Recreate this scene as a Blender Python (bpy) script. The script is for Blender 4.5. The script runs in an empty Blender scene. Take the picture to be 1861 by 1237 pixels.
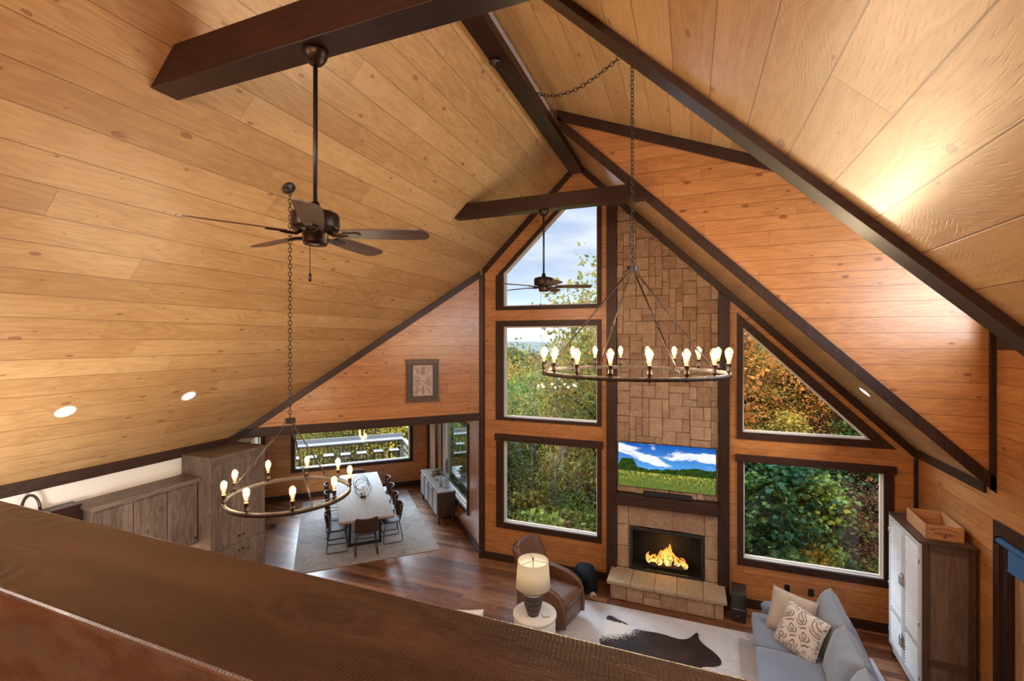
import bpy, bmesh, math, random
import numpy as np
from mathutils import Vector, Matrix
from mathutils.geometry import tessellate_polygon

# ------------------------------------------------------------------ camera, world, lights, exposure
scn = bpy.context.scene
COL = scn.collection
R = math.radians; YAW = math.radians(21.2); FPX = 833.0; CAMZ = 4.4
cd = bpy.data.cameras.new('camera'); cam = bpy.data.objects.new('camera', cd); COL.objects.link(cam)
cd.sensor_width = 36.0; cd.lens = FPX/1861*36.0; cd.clip_start = 0.05; cd.clip_end = 20000
cam.location = (0, 0, CAMZ); cam.rotation_euler = (math.radians(90), 0, YAW)
scn.camera = cam
scn.view_settings.view_transform = 'Standard'; scn.view_settings.look = 'None'
scn.view_settings.gamma = 1.0; scn.view_settings.use_curve_mapping = False
scn.view_settings.exposure = 0.15
scn.cycles.max_bounces = 8; scn.cycles.diffuse_bounces = 4; scn.cycles.glossy_bounces = 4
scn.cycles.transparent_max_bounces = 24; scn.cycles.transmission_bounces = 6
scn.cycles.sample_clamp_indirect = 6.0; scn.cycles.caustics_reflective = False; scn.cycles.caustics_refractive = False

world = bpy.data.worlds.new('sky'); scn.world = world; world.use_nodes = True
def make_world():
    t = world.node_tree; t.nodes.clear(); n = t.nodes; l = t.links
    out = n.new('ShaderNodeOutputWorld'); bg = n.new('ShaderNodeBackground')
    tc = n.new('ShaderNodeTexCoord'); mp = n.new('ShaderNodeMapping'); mp.inputs['Scale'].default_value = (1.2, 1.2, 5.0)
    nz = n.new('ShaderNodeTexNoise'); nz.inputs['Scale'].default_value = 2.6; nz.inputs['Detail'].default_value = 8; nz.inputs['Roughness'].default_value = .58
    cr = n.new('ShaderNodeValToRGB')
    cr.color_ramp.elements[0].position = .40; cr.color_ramp.elements[0].color = (.34, .52, .88, 1)
    cr.color_ramp.elements[1].position = .62; cr.color_ramp.elements[1].color = (.80, .88, 1.0, 1)
    sp = n.new('ShaderNodeSeparateXYZ')
    cr2 = n.new('ShaderNodeValToRGB')
    cr2.color_ramp.elements[0].position = .0; cr2.color_ramp.elements[0].color = (1.0, 1.0, 1.0, 1)
    cr2.color_ramp.elements[1].position = .35; cr2.color_ramp.elements[1].color = (0, 0, 0, 1)
    mx = n.new('ShaderNodeMix'); mx.data_type = 'RGBA'
    l.new(tc.outputs['Generated'], mp.inputs['Vector']); l.new(mp.outputs[0], nz.inputs['Vector']); l.new(nz.outputs[0], cr.inputs[0])
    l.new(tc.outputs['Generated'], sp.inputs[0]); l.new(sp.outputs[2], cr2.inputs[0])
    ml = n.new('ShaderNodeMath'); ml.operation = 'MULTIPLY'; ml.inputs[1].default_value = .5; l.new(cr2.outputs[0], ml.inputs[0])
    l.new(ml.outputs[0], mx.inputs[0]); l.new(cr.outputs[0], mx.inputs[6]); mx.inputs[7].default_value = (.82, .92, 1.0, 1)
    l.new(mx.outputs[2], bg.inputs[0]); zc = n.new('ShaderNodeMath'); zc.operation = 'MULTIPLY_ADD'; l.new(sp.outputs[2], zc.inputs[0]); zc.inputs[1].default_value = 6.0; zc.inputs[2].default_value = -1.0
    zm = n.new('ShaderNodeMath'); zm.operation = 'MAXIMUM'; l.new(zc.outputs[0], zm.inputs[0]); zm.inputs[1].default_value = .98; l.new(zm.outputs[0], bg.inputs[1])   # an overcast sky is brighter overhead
    l.new(bg.outputs[0], out.inputs[0])
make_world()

def light(name, kind, loc, energy, color, rot=(0, 0, 0), size=None, size_y=None, shape=None, spot=None, blend=.6, radius=None, parent=None):
    d = bpy.data.lights.new(name, kind); d.energy = energy; d.color = color
    if kind == 'AREA':
        d.shape = shape or 'RECTANGLE'; d.size = size
        if size_y: d.size_y = size_y
    if kind == 'SPOT': d.spot_size = math.radians(spot); d.spot_blend = blend
    if radius is not None: d.shadow_soft_size = radius
    o = bpy.data.objects.new(name, d); COL.objects.link(o); o.location = loc; o.rotation_euler = rot
    if parent: o.parent = parent
    return o
WARM = (1.0, .84, .64); SOFT = (1.0, .94, .86); DAY = (.80, .90, 1.0)
# added fill light from behind the loft, and daylight of the dormer windows
light('rear_fill_light', 'AREA', (-2.0, -3.3, 5.0), 380, (1, .97, .95), (math.radians(90), 0, math.radians(180)), 4.4, 2.6)
light('dormer_window_daylight', 'AREA', (3.02, 4.7, 5.05), 110, DAY, (0, math.radians(90), 0), 1.3, 3.4)
# added soft sun standing in for brighter sky to the front left
light('front_sky_fill', 'SUN', (-30, 20, 30), 7.0, (.74, .86, 1.0), Vector((.68, -.52, -.52)).to_track_quat('-Z', 'Y').to_euler()); bpy.data.lights['front_sky_fill'].angle = R(38)
# low sun behind the house, on the woods only
light('sun', 'SUN', (10, -30, 30), 2.6, (1.0, .90, .74), Vector((.25, .78, -.52)).to_track_quat('-Z', 'Y').to_euler()); bpy.data.lights['sun'].angle = R(6)
# added unseen light below the loft edge, lifting the kitchen wall and slope
light('kitchen_fill_light', 'AREA', (-5.0, 1.7, 2.25), 58, (1.0, .93, .84), Vector((-.75, .15, .65)).to_track_quat('-Z', 'Y').to_euler(), .5, shape='DISK')
# loft lamps
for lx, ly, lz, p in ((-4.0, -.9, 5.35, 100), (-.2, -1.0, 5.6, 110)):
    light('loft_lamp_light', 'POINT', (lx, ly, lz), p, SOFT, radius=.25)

# ------------------------------------------------------------------ mesh helpers
class MB:
    def __init__(s): s.v = []; s.f = []; s.m = []; s.sm = []
    def add(s, vs, fs, mat=0, smooth=False):
        o = len(s.v); s.v += [tuple(v) for v in vs]
        for f in fs: s.f.append([i+o for i in f]); s.m.append(mat); s.sm.append(smooth)
        return s
    def box(s, x0, x1, y0, y1, z0, z1, mat=0):
        return s.add([(x0,y0,z0),(x1,y0,z0),(x1,y1,z0),(x0,y1,z0),(x0,y0,z1),(x1,y0,z1),(x1,y1,z1),(x0,y1,z1)],
                     [(0,3,2,1),(4,5,6,7),(0,1,5,4),(1,2,6,5),(2,3,7,6),(3,0,4,7)], mat)
    def obox(s, c, ax, ay, az, hx, hy, hz, mat=0):
        c = Vector(c); ax = Vector(ax).normalized()*hx; ay = Vector(ay).normalized()*hy; az = Vector(az).normalized()*hz
        vs = [c+sx*ax+sy*ay+sz*az for sz in (-1,1) for sx, sy in ((-1,-1),(1,-1),(1,1),(-1,1))]
        return s.add(vs, [(0,3,2,1),(4,5,6,7),(0,1,5,4),(1,2,6,5),(2,3,7,6),(3,0,4,7)], mat)
    def bar(s, p, q, w, h, mat=0, up=(0,0,1)):
        p = Vector(p); q = Vector(q); d = q-p; u = Vector(up)
        if abs(d.normalized().dot(u)) > .98: u = Vector((1,0,0))
        sx = d.cross(u).normalized(); sz = sx.cross(d).normalized()
        return s.obox((p+q)/2, d, sx, sz, d.length/2, w/2, h/2, mat)
    def prism(s, pts, vec, mat=0):
        n = len(pts); v = Vector(vec); a = [Vector(p) for p in pts]
        return s.add(a+[p+v for p in a], [tuple(range(n))[::-1], tuple(range(n, 2*n))]+[(i,(i+1)%n,n+(i+1)%n,n+i) for i in range(n)], mat)
    def ring(s, outer, inner, y0, y1, mat=0):          # polygons given as (x, z) with equal counts
        n = len(outer); vs = []
        for y in (y0, y1):
            vs += [(x, y, z) for x, z in outer]+[(x, y, z) for x, z in inner]
        fs = []
        for i in range(n):
            j = (i+1) % n
            fs += [(i, j, n+j, n+i), (2*n+i, 3*n+i, 3*n+j, 2*n+j), (i, 2*n+i, 2*n+j, j), (n+i, n+j, 3*n+j, 3*n+i)]
        return s.add(vs, fs, mat)
    def lathe(s, prof, seg=24, c=(0,0,0), mat=0, smooth=True, cap=True, mtx=None):
        vs = []; fs = []; c = Vector(c); k = len(prof)
        for r, z in prof:
            for i in range(seg):
                a = 2*math.pi*i/seg; p = Vector((r*math.cos(a), r*math.sin(a), z))
                vs.append((mtx @ p if mtx else p)+c)
        for j in range(k-1):
            for i in range(seg):
                i2 = (i+1) % seg; fs.append((j*seg+i, j*seg+i2, (j+1)*seg+i2, (j+1)*seg+i))
        s.add(vs, fs, mat, smooth)
        if cap:
            o = len(s.v)-len(vs)
            for j in (0, k-1):
                if prof[j][0] > 1e-5:
                    s.f.append([o+j*seg+i for i in range(seg)]); s.m.append(mat); s.sm.append(False)
        return s
    def tube(s, pts, r, seg=8, closed=False, mat=0, smooth=True):
        P = [Vector(p) for p in pts]; n = len(P); vs = []; fs = []
        rr = r if isinstance(r, (list, tuple)) else [r]*n
        prev = None
        for i in range(n):
            if closed: d = P[(i+1) % n]-P[i-1]
            else: d = P[min(i+1, n-1)]-P[max(i-1, 0)]
            d = d.normalized() if d.length > 1e-9 else Vector((0,0,1))
            if prev is None:
                u = Vector((0,0,1)) if abs(d.z) < .9 else Vector((1,0,0))
                x = d.cross(u).normalized()
            else:
                x = (prev - d*prev.dot(d)); x = x.normalized() if x.length > 1e-6 else d.orthogonal().normalized()
            prev = x; y = d.cross(x)
            for k in range(seg):
                a = 2*math.pi*k/seg; vs.append(P[i]+(x*math.cos(a)+y*math.sin(a))*rr[i])
        m = n if closed else n-1
        for i in range(m):
            j = (i+1) % n
            for k in range(seg):
                k2 = (k+1) % seg; fs.append((i*seg+k, i*seg+k2, j*seg+k2, j*seg+k))
        if not closed: fs += [tuple(range(seg))[::-1], tuple((n-1)*seg+k for k in range(seg))]
        return s.add(vs, fs, mat, smooth)
    def ball(s, c, rx, ry=None, rz=None, seg=16, rings=10, mat=0, mtx=None):
        ry = ry or rx; rz = rz or rx; vs = []; c = Vector(c)
        for j in range(rings+1):
            t = math.pi*j/rings; rad = max(math.sin(t), 1e-4)
            for i in range(seg):
                a = 2*math.pi*i/seg; p = Vector((rx*rad*math.cos(a), ry*rad*math.sin(a), -rz*math.cos(t)))
                vs.append((mtx @ p if mtx else p)+c)
        fs = [(j*seg+i, j*seg+(i+1) % seg, (j+1)*seg+(i+1) % seg, (j+1)*seg+i) for j in range(rings) for i in range(seg)]
        return s.add(vs, fs, mat, True)
    def grid(s, P, mat=0, smooth=True, closed_u=False):  # P[j][i] points
        h = len(P); w = len(P[0]); vs = [p for row in P for p in row]; fs = []
        for j in range(h-1):
            for i in range(w if closed_u else w-1):
                i2 = (i+1) % w; fs.append((j*w+i, j*w+i2, (j+1)*w+i2, (j+1)*w+i))
        return s.add(vs, fs, mat, smooth)
    def build(s, name, mats, parent=None, grain=None, bevel=0, loc=None, rotz=0, sub=0, recalc=True, seg=2, solid=0):
        me = bpy.data.meshes.new(name); me.from_pydata(s.v, [], s.f)
        if not isinstance(mats, (list, tuple)): mats = [mats]
        for m in mats: me.materials.append(m)
        me.polygons.foreach_set('material_index', s.m); me.polygons.foreach_set('use_smooth', s.sm)
        if recalc:
            bm = bmesh.new(); bm.from_mesh(me); bmesh.ops.recalc_face_normals(bm, faces=bm.faces); bm.to_mesh(me); bm.free()
        me.update(); grain_uv(me, grain)
        o = bpy.data.objects.new(name, me); COL.objects.link(o)
        if parent: o.parent = parent
        if loc: o.location = loc
        if rotz: o.rotation_euler = (0, 0, rotz)
        if solid:
            m = o.modifiers.new('solid', 'SOLIDIFY'); m.thickness = solid; m.offset = 0
        if bevel:
            m = o.modifiers.new('bevel', 'BEVEL'); m.width = bevel; m.segments = seg; m.limit_method = 'ANGLE'; m.angle_limit = math.radians(40)
        if sub:
            m = o.modifiers.new('sub', 'SUBSURF'); m.levels = sub; m.render_levels = sub
        return o

def grain_uv(me, grain):
    nv = len(me.vertices); co = np.empty(nv*3); me.vertices.foreach_get('co', co); co = co.reshape(-1, 3)
    if grain is None:
        ext = co.max(0)-co.min(0); grain = [0, 0, 0]; grain[int(np.argmax(ext))] = 1
    g = np.array(grain, float); g /= np.linalg.norm(g)
    npoly = len(me.polygons); nl = len(me.loops)
    nrm = np.empty(npoly*3); me.polygons.foreach_get('normal', nrm); nrm = nrm.reshape(-1, 3)
    lt = np.empty(npoly, int); me.polygons.foreach_get('loop_total', lt)
    lv = np.empty(nl, int); me.loops.foreach_get('vertex_index', lv)
    ln = np.repeat(nrm, lt, axis=0)
    dot = (ln*g).sum(1)
    u = g[None, :]-dot[:, None]*ln
    bad = np.abs(dot) > .9
    alt = np.array([0, 0, 1.0]) if abs(g[2]) < .9 else np.array([1.0, 0, 0])
    ua = alt[None, :]-(ln*alt).sum(1)[:, None]*ln
    u[bad] = ua[bad]; u /= np.maximum(np.linalg.norm(u, axis=1, keepdims=True), 1e-9)
    v = np.cross(ln, u)
    p = co[lv]; uv = np.stack([(p*u).sum(1), (p*v).sum(1)], 1)
    lay = me.uv_layers.new(name='UVMap'); lay.data.foreach_set('uv', uv.astype(np.float32).ravel())

def tag(o, label=None, cat=None, group=None, kind=None):
    if label: o['label'] = label
    if cat: o['category'] = cat
    if group: o['group'] = group
    if kind: o['kind'] = kind
    return o
def thing(name, label, cat, loc=(0,0,0), rotz=0, group=None, kind=None):
    o = bpy.data.objects.new(name, None); COL.objects.link(o); o.empty_display_size = .1
    o.location = loc; o.rotation_euler = (0, 0, rotz)
    return tag(o, label, cat, group, kind)
def dup(root, loc, rotz=None, label=None):
    def cp(o, par):
        c = o.copy(); COL.objects.link(c)
        if par: c.parent = par
        for ch in list(o.children): cp(ch, c)
        return c
    r = cp(root, None); r.location = loc
    if rotz is not None: r.rotation_euler = (0, 0, rotz)
    if label: r['label'] = label
    return r

# ------------------------------------------------------------------ node helpers
class NT:
    def __init__(s, name):
        s.mat = bpy.data.materials.new(name); s.mat.use_nodes = True; s.t = s.mat.node_tree; s.t.nodes.clear()
        s.out = s.t.nodes.new('ShaderNodeOutputMaterial')
    def n(s, typ, ins=None, **kw):
        nd = s.t.nodes.new('ShaderNode'+typ)
        for k, v in kw.items(): setattr(nd, k, v)
        for k, v in (ins or {}).items(): s.put(nd.inputs[k], v)
        return nd
    def put(s, sock, v):
        if hasattr(v, 'is_output'): s.t.links.new(v, sock)
        elif hasattr(v, 'outputs'): s.t.links.new(v.outputs[0], sock)
        else:
            if isinstance(v, (tuple, list)) and len(v) == 3 and sock.type == 'RGBA': v = (*v, 1)
            sock.default_value = v
    def m(s, op, a, b=0.0, c=0.0, clamp=False):
        nd = s.t.nodes.new('ShaderNodeMath'); nd.operation = op; nd.use_clamp = clamp
        s.put(nd.inputs[0], a); s.put(nd.inputs[1], b); s.put(nd.inputs[2], c); return nd.outputs[0]
    def mix(s, f, a, b, blend='MIX'):
        nd = s.t.nodes.new('ShaderNodeMix'); nd.data_type = 'RGBA'; nd.blend_type = blend
        s.put(nd.inputs[0], f); s.put(nd.inputs[6], a); s.put(nd.inputs[7], b); return nd.outputs[2]
    def xyz(s, x, y, z=0.0):
        nd = s.t.nodes.new('ShaderNodeCombineXYZ'); s.put(nd.inputs[0], x); s.put(nd.inputs[1], y); s.put(nd.inputs[2], z); return nd.outputs[0]
    def sep(s, v):
        nd = s.t.nodes.new('ShaderNodeSeparateXYZ'); s.put(nd.inputs[0], v); return nd.outputs
    def noise(s, vec, scale=1, detail=3, rough=.5, dist=0.0):
        nd = s.n('TexNoise', {'Vector': vec, 'Scale': scale, 'Detail': detail, 'Roughness': rough, 'Distortion': dist}); return nd.outputs[0]
    def ramp(s, f, stops):
        nd = s.t.nodes.new('ShaderNodeValToRGB'); e = nd.color_ramp.elements
        while len(e) < len(stops): e.new(.5)
        for i, (p, c) in enumerate(stops):
            e[i].position = p; e[i].color = (*c, 1) if len(c) == 3 else c
        s.put(nd.inputs[0], f); return nd.outputs[0]
    def step(s, x, lo, hi):
        nd = s.t.nodes.new('ShaderNodeMapRange'); nd.interpolation_type = 'SMOOTHSTEP'
        s.put(nd.inputs[0], x); nd.inputs[1].default_value = lo; nd.inputs[2].default_value = hi; return nd.outputs[0]
    def uv(s): return s.n('UVMap').outputs[0]
    def obj(s): return s.n('TexCoord').outputs['Object']
    def pos(s): return s.n('NewGeometry').outputs['Position']
    def bsdf(s, color, rough=.5, metal=0.0, bump=None, bstr=.2, bdist=.01, coat=0.0, coatr=.2, spec=.5, sheen=0, **ex):
        b = s.n('BsdfPrincipled', {'Base Color': color, 'Roughness': rough, 'Metallic': metal, 'Coat Weight': coat, 'Coat Roughness': coatr, 'Specular IOR Level': spec, 'Sheen Weight': sheen})
        for k, v in ex.items(): s.put(b.inputs[k.replace('_', ' ')], v)
        if bump is not None:
            bp = s.n('Bump', {'Height': bump, 'Strength': bstr, 'Distance': bdist}); s.t.links.new(bp.outputs[0], b.inputs['Normal'])
        s.t.links.new(b.outputs[0], s.out.inputs[0]); return s.mat

def plain(name, color, rough=.5, metal=0.0, bumpscale=0, bstr=.15, coat=0, var=0.0, spec=.5, sheen=0):
    t = NT(name); o = t.obj()
    c = color
    if var:
        f = t.noise(o, 6 if not bumpscale else bumpscale*.25, 4)
        c = t.mix(f, tuple(x*(1-var) for x in color), tuple(min(1, x*(1+var)) for x in color))
    bmp = t.noise(o, bumpscale, 4) if bumpscale else None
    return t.bsdf(c, rough, metal, bmp, bstr, .004, coat=coat, spec=spec, sheen=sheen)

def planks(name, w, L, dark, mid, light_, knot=(.12,.04,.015), knotp=.4, groove=.004, gcol=(.08,.03,.01), rough=.42, coat=0.0, coatr=.25, saw=0.0, sawstep=.02, gscale=1.0, var=.25, bstr=.25, spec=.5, seam=True, knotr=.028):
    t = NT(name); x = t.sep(t.uv()); u, v = x[0], x[1]
    vr = t.m('DIVIDE', v, w); row = t.m('FLOOR', vr); fv = t.m('FRACT', vr)
    rr = t.n('TexWhiteNoise', {'W': row}, noise_dimensions='1D').outputs[0]
    ur = t.m('ADD', t.m('DIVIDE', u, L), t.m('MULTIPLY', rr, 7.31)); col = t.m('FLOOR', ur); fu = t.m('FRACT', ur)
    wn = t.n('TexWhiteNoise', {'Vector': t.xyz(row, col, 3.3)}, noise_dimensions='3D'); rnd = wn.outputs[0]
    off = t.m('MULTIPLY', rnd, 37.0)
    # cathedral grain
    low = t.noise(t.xyz(t.m('MULTIPLY', u, .9*gscale), t.m('ADD', t.m('MULTIPLY', v, 5.0*gscale), off), off), 1, 3, .5, .4)
    fine = t.noise(t.xyz(t.m('MULTIPLY', u, 3.5*gscale), t.m('ADD', t.m('MULTIPLY', v, 90*gscale), off), off), 1, 4, .6)
    bands = t.m('FRACT', t.m('MULTIPLY', low, 9.0))
    bands = t.m('ABSOLUTE', t.m('SUBTRACT', bands, .5))
    f = t.m('ADD', t.m('MULTIPLY', fine, .55), t.m('MULTIPLY', bands, .5))
    f = t.m('ADD', f, t.m('MULTIPLY', t.m('SUBTRACT', rnd, .5), var*2))
    blot = t.noise(t.xyz(t.m('MULTIPLY', u, 1.4), t.m('MULTIPLY', v, 4.0), off), 1, 3)
    f = t.m('ADD', f, t.m('MULTIPLY', t.m('SUBTRACT', blot, .5), .5))
    c = t.ramp(f, [(.12, dark), (.5, mid), (.88, light_)])
    h = t.m('MULTIPLY', fine, .35)
    if knotp > 0:
        vo = t.n('TexVoronoi', {'Vector': t.xyz(t.m('MULTIPLY_ADD', u, 2.6, off), t.m('MULTIPLY', v, 5.2), 0), 'Scale': 1.0, 'Randomness': 1.0}, voronoi_dimensions='2D')
        kr = t.sep(vo.outputs['Color'])
        kd = t.m('ADD', vo.outputs['Distance'], t.m('MULTIPLY', t.m('SUBTRACT', t.noise(t.xyz(t.m('MULTIPLY', u, 30), t.m('MULTIPLY', v, 60), 0), 1, 2), .5), .05))
        size = t.m('MULTIPLY_ADD', t.m('POWER', kr[1], 2.0), .075, .022)
        rel = t.m('DIVIDE', kd, size)
        on = t.m('LESS_THAN', kr[0], knotp)
        km = t.m('MULTIPLY', t.m('SUBTRACT', 1.0, t.step(rel, .55, 1.0)), on)
        rim = t.m('MULTIPLY', t.m('SUBTRACT', 1.0, t.step(t.m('ABSOLUTE', t.m('SUBTRACT', rel, 1.0)), .0, .35)), on)
        halo = t.m('MULTIPLY', t.m('SUBTRACT', 1.0, t.step(rel, .8, 2.6)), t.m('MULTIPLY', on, .35))
        c = t.mix(halo, c, dark)
        c = t.mix(t.m('MULTIPLY', km, .75), c, tuple(k*1.8 for k in knot)); c = t.mix(t.m('MULTIPLY', rim, .8), c, knot)
        h = t.m('SUBTRACT', h, t.m('MULTIPLY', rim, .3))
    if saw > 0:
        uo = t.m('SUBTRACT', u, t.m('MULTIPLY', wn.outputs[1] if False else rnd, 9.0)); vo2 = t.m('ADD', t.m('SUBTRACT', fv, .5), 3.2)
        rad = t.m('SQRT', t.m('ADD', t.m('POWER', t.m('SUBTRACT', t.m('MODULO', t.m('ABSOLUTE', uo), 1.6), .8), 2), t.m('POWER', t.m('MULTIPLY', vo2, w*1.3), 2)))
        sw = t.m('FRACT', t.m('ADD', t.m('DIVIDE', rad, sawstep), t.m('MULTIPLY', t.noise(t.xyz(u, t.m('MULTIPLY', v, 3), 0), 8, 2), 1.2)))
        sw = t.m('SUBTRACT', 1.0, t.step(t.m('ABSOLUTE', t.m('SUBTRACT', sw, .5)), .0, .22))
        brk = t.step(t.noise(t.xyz(t.m('MULTIPLY', u, 14), t.m('MULTIPLY', v, 50), off), 1, 3), .42, .66)
        sw = t.m('MULTIPLY', sw, brk)
        c = t.mix(t.m('MULTIPLY', sw, saw), c, dark); h = t.m('SUBTRACT', h, t.m('MULTIPLY', sw, saw*1.2))
    dv = t.m('MULTIPLY', t.m('MINIMUM', fv, t.m('SUBTRACT', 1.0, fv)), w)
    g = t.m('SUBTRACT', 1.0, t.step(dv, groove*.35, groove)) if groove > 0 else 0.0
    if seam:
        du = t.m('MULTIPLY', t.m('MINIMUM', fu, t.m('SUBTRACT', 1.0, fu)), L)
        g = t.m('MAXIMUM', g, t.m('SUBTRACT', 1.0, t.step(du, .0008, .0022)))
    if groove > 0:
        c = t.mix(t.m('MULTIPLY', g, .85), c, gcol); h = t.m('SUBTRACT', h, t.m('MULTIPLY', g, 2.0))
    rg = t.m('MULTIPLY_ADD', fine, .16, rough-.08)
    return t.bsdf(c, rg, 0, h, bstr, .006, coat=coat, coatr=coatr, spec=spec)

def timber(name, dark, mid, light_, rough=.45, knotp=.25, saw=0.0, coat=0, coatr=.3, bstr=.3, gscale=1.0, knot=(.02,.01,.007), spec=.5, sawstep=.012):
    return planks(name, 4.37, 31.0, dark, mid, light_, knot=knot, knotp=knotp, groove=.0, rough=rough, coat=coat, coatr=coatr, saw=saw, sawstep=sawstep, gscale=gscale, var=.1, bstr=bstr, seam=False, spec=spec)

M = {}
M['ceil'] = planks('ceiling_pine', .262, 3.6, (.40,.225,.09), (.53,.325,.143), (.63,.42,.21), knot=(.15,.045,.02), knotp=.40, groove=.0050, gcol=(.16,.075,.028), rough=.38, saw=.55, sawstep=.024, var=.20, coat=.7, coatr=.3)
M['wall'] = planks('wall_pine', .187, 4.2, (.33,.135,.045), (.48,.215,.075), (.58,.29,.115), knot=(.10,.025,.010), knotp=.42, groove=.0042, gcol=(.10,.03,.01), rough=.33, var=.10, coat=.4, coatr=.25)
M['floor'] = planks('hickory_floor', .125, 1.5, (.13,.053,.025), (.255,.116,.055), (.39,.20,.10), knot=(.04,.015,.008), knotp=.2, groove=.0018, gcol=(.03,.012,.006), rough=.36, var=.40, coat=.18, coatr=.24)
M['trim'] = timber('dark_stained_trim', (.020,.0098,.0075), (.040,.0195,.014), (.066,.033,.023), rough=.45, spec=.25, coat=.15, coatr=.25)
M['beam'] = timber('mahogany_beam', (.012,.0038,.0033), (.027,.0080,.0063), (.046,.0140,.0105), rough=.42, spec=.22, coat=.35, coatr=.2)
def rail_mat():
    t = NT('rough_sawn_rail'); x = t.sep(t.uv()); u, v = x[0], x[1]
    low = t.noise(t.xyz(t.m('MULTIPLY', u, 2.2), t.m('MULTIPLY', v, 11), 0), 1, 4, .6, .5); fine = t.noise(t.xyz(t.m('MULTIPLY', u, 40), t.m('MULTIPLY', v, 160), 0), 1, 3, .6)
    vo = t.n('TexVoronoi', {'Vector': t.xyz(t.m('MULTIPLY_ADD', u, 1.5, t.m('MULTIPLY', low, .25)), t.m('MULTIPLY_ADD', v, 4.0, .37), 0), 'Scale': 1.0}, voronoi_dimensions='2D')
    kd = t.m('ADD', vo.outputs['Distance'], t.m('MULTIPLY', t.m('SUBTRACT', low, .5), .22)); kn = t.m('SUBTRACT', 1.0, t.step(kd, .06, .24))
    ringw = t.m('MULTIPLY', t.m('SINE', t.m('MULTIPLY', kd, 70.0)), t.m('SUBTRACT', 1.0, t.step(kd, .10, .40)))
    ph = t.m('ADD', t.m('ADD', u, t.m('MULTIPLY', t.m('POWER', v, 2.0), .8)), t.m('MULTIPLY', low, .012))
    sw = t.m('FRACT', t.m('DIVIDE', ph, .0062)); sw = t.m('SUBTRACT', 1.0, t.step(t.m('ABSOLUTE', t.m('SUBTRACT', sw, .5)), .0, .30))
    sw = t.m('MULTIPLY', sw, t.step(t.noise(t.xyz(t.m('MULTIPLY', u, 5), t.m('MULTIPLY', v, 18), 4), 1, 4, .65), .38, .62))
    f = t.m('ADD', t.m('ADD', t.m('MULTIPLY', low, .8), t.m('MULTIPLY', fine, .25)), t.m('MULTIPLY', ringw, .05))
    c = t.ramp(f, [(.32,(.008,.0035,.0024)),(.50,(.033,.0128,.0070)),(.68,(.070,.030,.016))])
    c = t.mix(t.m('MULTIPLY', sw, .55), c, (.008,.0035,.0025)); c = t.mix(t.m('MULTIPLY', kn, .5), c, (.014,.006,.004))
    h = t.m('ADD', t.m('SUBTRACT', t.m('MULTIPLY', fine, .35), t.m('MULTIPLY', sw, .55)), t.m('ADD', t.m('MULTIPLY', ringw, .5), t.m('MULTIPLY', low, .5)))
    return t.bsdf(c, t.m('MULTIPLY_ADD', low, .3, .24), 0, h, .38, .006, coat=.3, coatr=.3, spec=.6)
M['rail'] = rail_mat()
M['cab'] = planks('barnwood_cabinet', .31, 2.9, (.11,.080,.064), (.22,.168,.138), (.31,.248,.21), knot=(.05,.025,.015), knotp=.25, groove=.0, rough=.5, saw=.75, sawstep=.03, var=.22, seam=False)
M['drywall'] = plain('white_drywall', (.78,.77,.74), .8, bumpscale=60, bstr=.05)
M['black'] = plain('black_metal', (.012,.011,.011), .38, .0, spec=.6)
M['bronze'] = plain('oiled_bronze', (.035,.020,.014), .34, .65)
M['ringwood'] = timber('weathered_bronze_ring', (.022,.014,.010), (.042,.027,.019), (.07,.046,.032), rough=.5, spec=.35, knotp=0)
M['chrome'] = plain('brushed_nickel', (.62,.62,.60), .25, 1.0)
M['vinyl'] = plain('cream_window_frame', (.74,.66,.52), .45)
M['jamb'] = plain('pale_window_jamb', (.52,.53,.55), .35)
M['white'] = plain('white_paint', (.75,.76,.76), .5)
M['leather'] = plain('brown_leather', (.13,.063,.038), .36, bumpscale=40, bstr=.12, var=.25, coat=.15)
M['dkleather'] = plain('dark_brown_leather', (.045,.024,.016), .52, bumpscale=60, bstr=.1, var=.15)

def glass_mat():
    t = NT('window_glass'); tr = t.n('BsdfTransparent', {'Color': (.97,.985,.98)}); gl = t.n('BsdfGlossy', {'Roughness': .0, 'Color': (1,1,1)})
    fr = t.n('LayerWeight', {'Blend': .10}); f = t.m('MULTIPLY_ADD', fr.outputs['Fresnel'], .6, .02)
    mx = t.n('MixShader', {0: f, 1: tr.outputs[0], 2: gl.outputs[0]}); t.t.links.new(mx.outputs[0], t.out.inputs[0]); return t.mat
M['glass'] = glass_mat()
def emit(name, color, strength):
    t = NT(name); e = t.n('Emission', {'Color': color, 'Strength': strength}); t.t.links.new(e.outputs[0], t.out.inputs[0]); return t.mat
def bulb_mat():
    t = NT('amber_bulb_glass'); tr = t.n('BsdfTransparent', {'Color': (1,.88,.66)}); gl = t.n('BsdfGlossy', {'Roughness': .05, 'Color': (1,.9,.7)})
    em = t.n('Emission', {'Color': (1,.62,.24), 'Strength': .20})
    fr = t.n('LayerWeight', {'Blend': .35}); f = t.m('MULTIPLY_ADD', fr.outputs['Facing'], .5, .08)
    mx = t.n('MixShader', {0: f, 1: tr.outputs[0], 2: gl.outputs[0]}); ad = t.n('AddShader', {0: mx.outputs[0], 1: em.outputs[0]})
    t.t.links.new(ad.outputs[0], t.out.inputs[0]); return t.mat
M['bulb'] = bulb_mat(); M['filament'] = emit('glowing_filament', (1,.74,.36), 3.2)
M['can'] = emit('recessed_lamp_lens', (1,.95,.88), 9)

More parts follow.
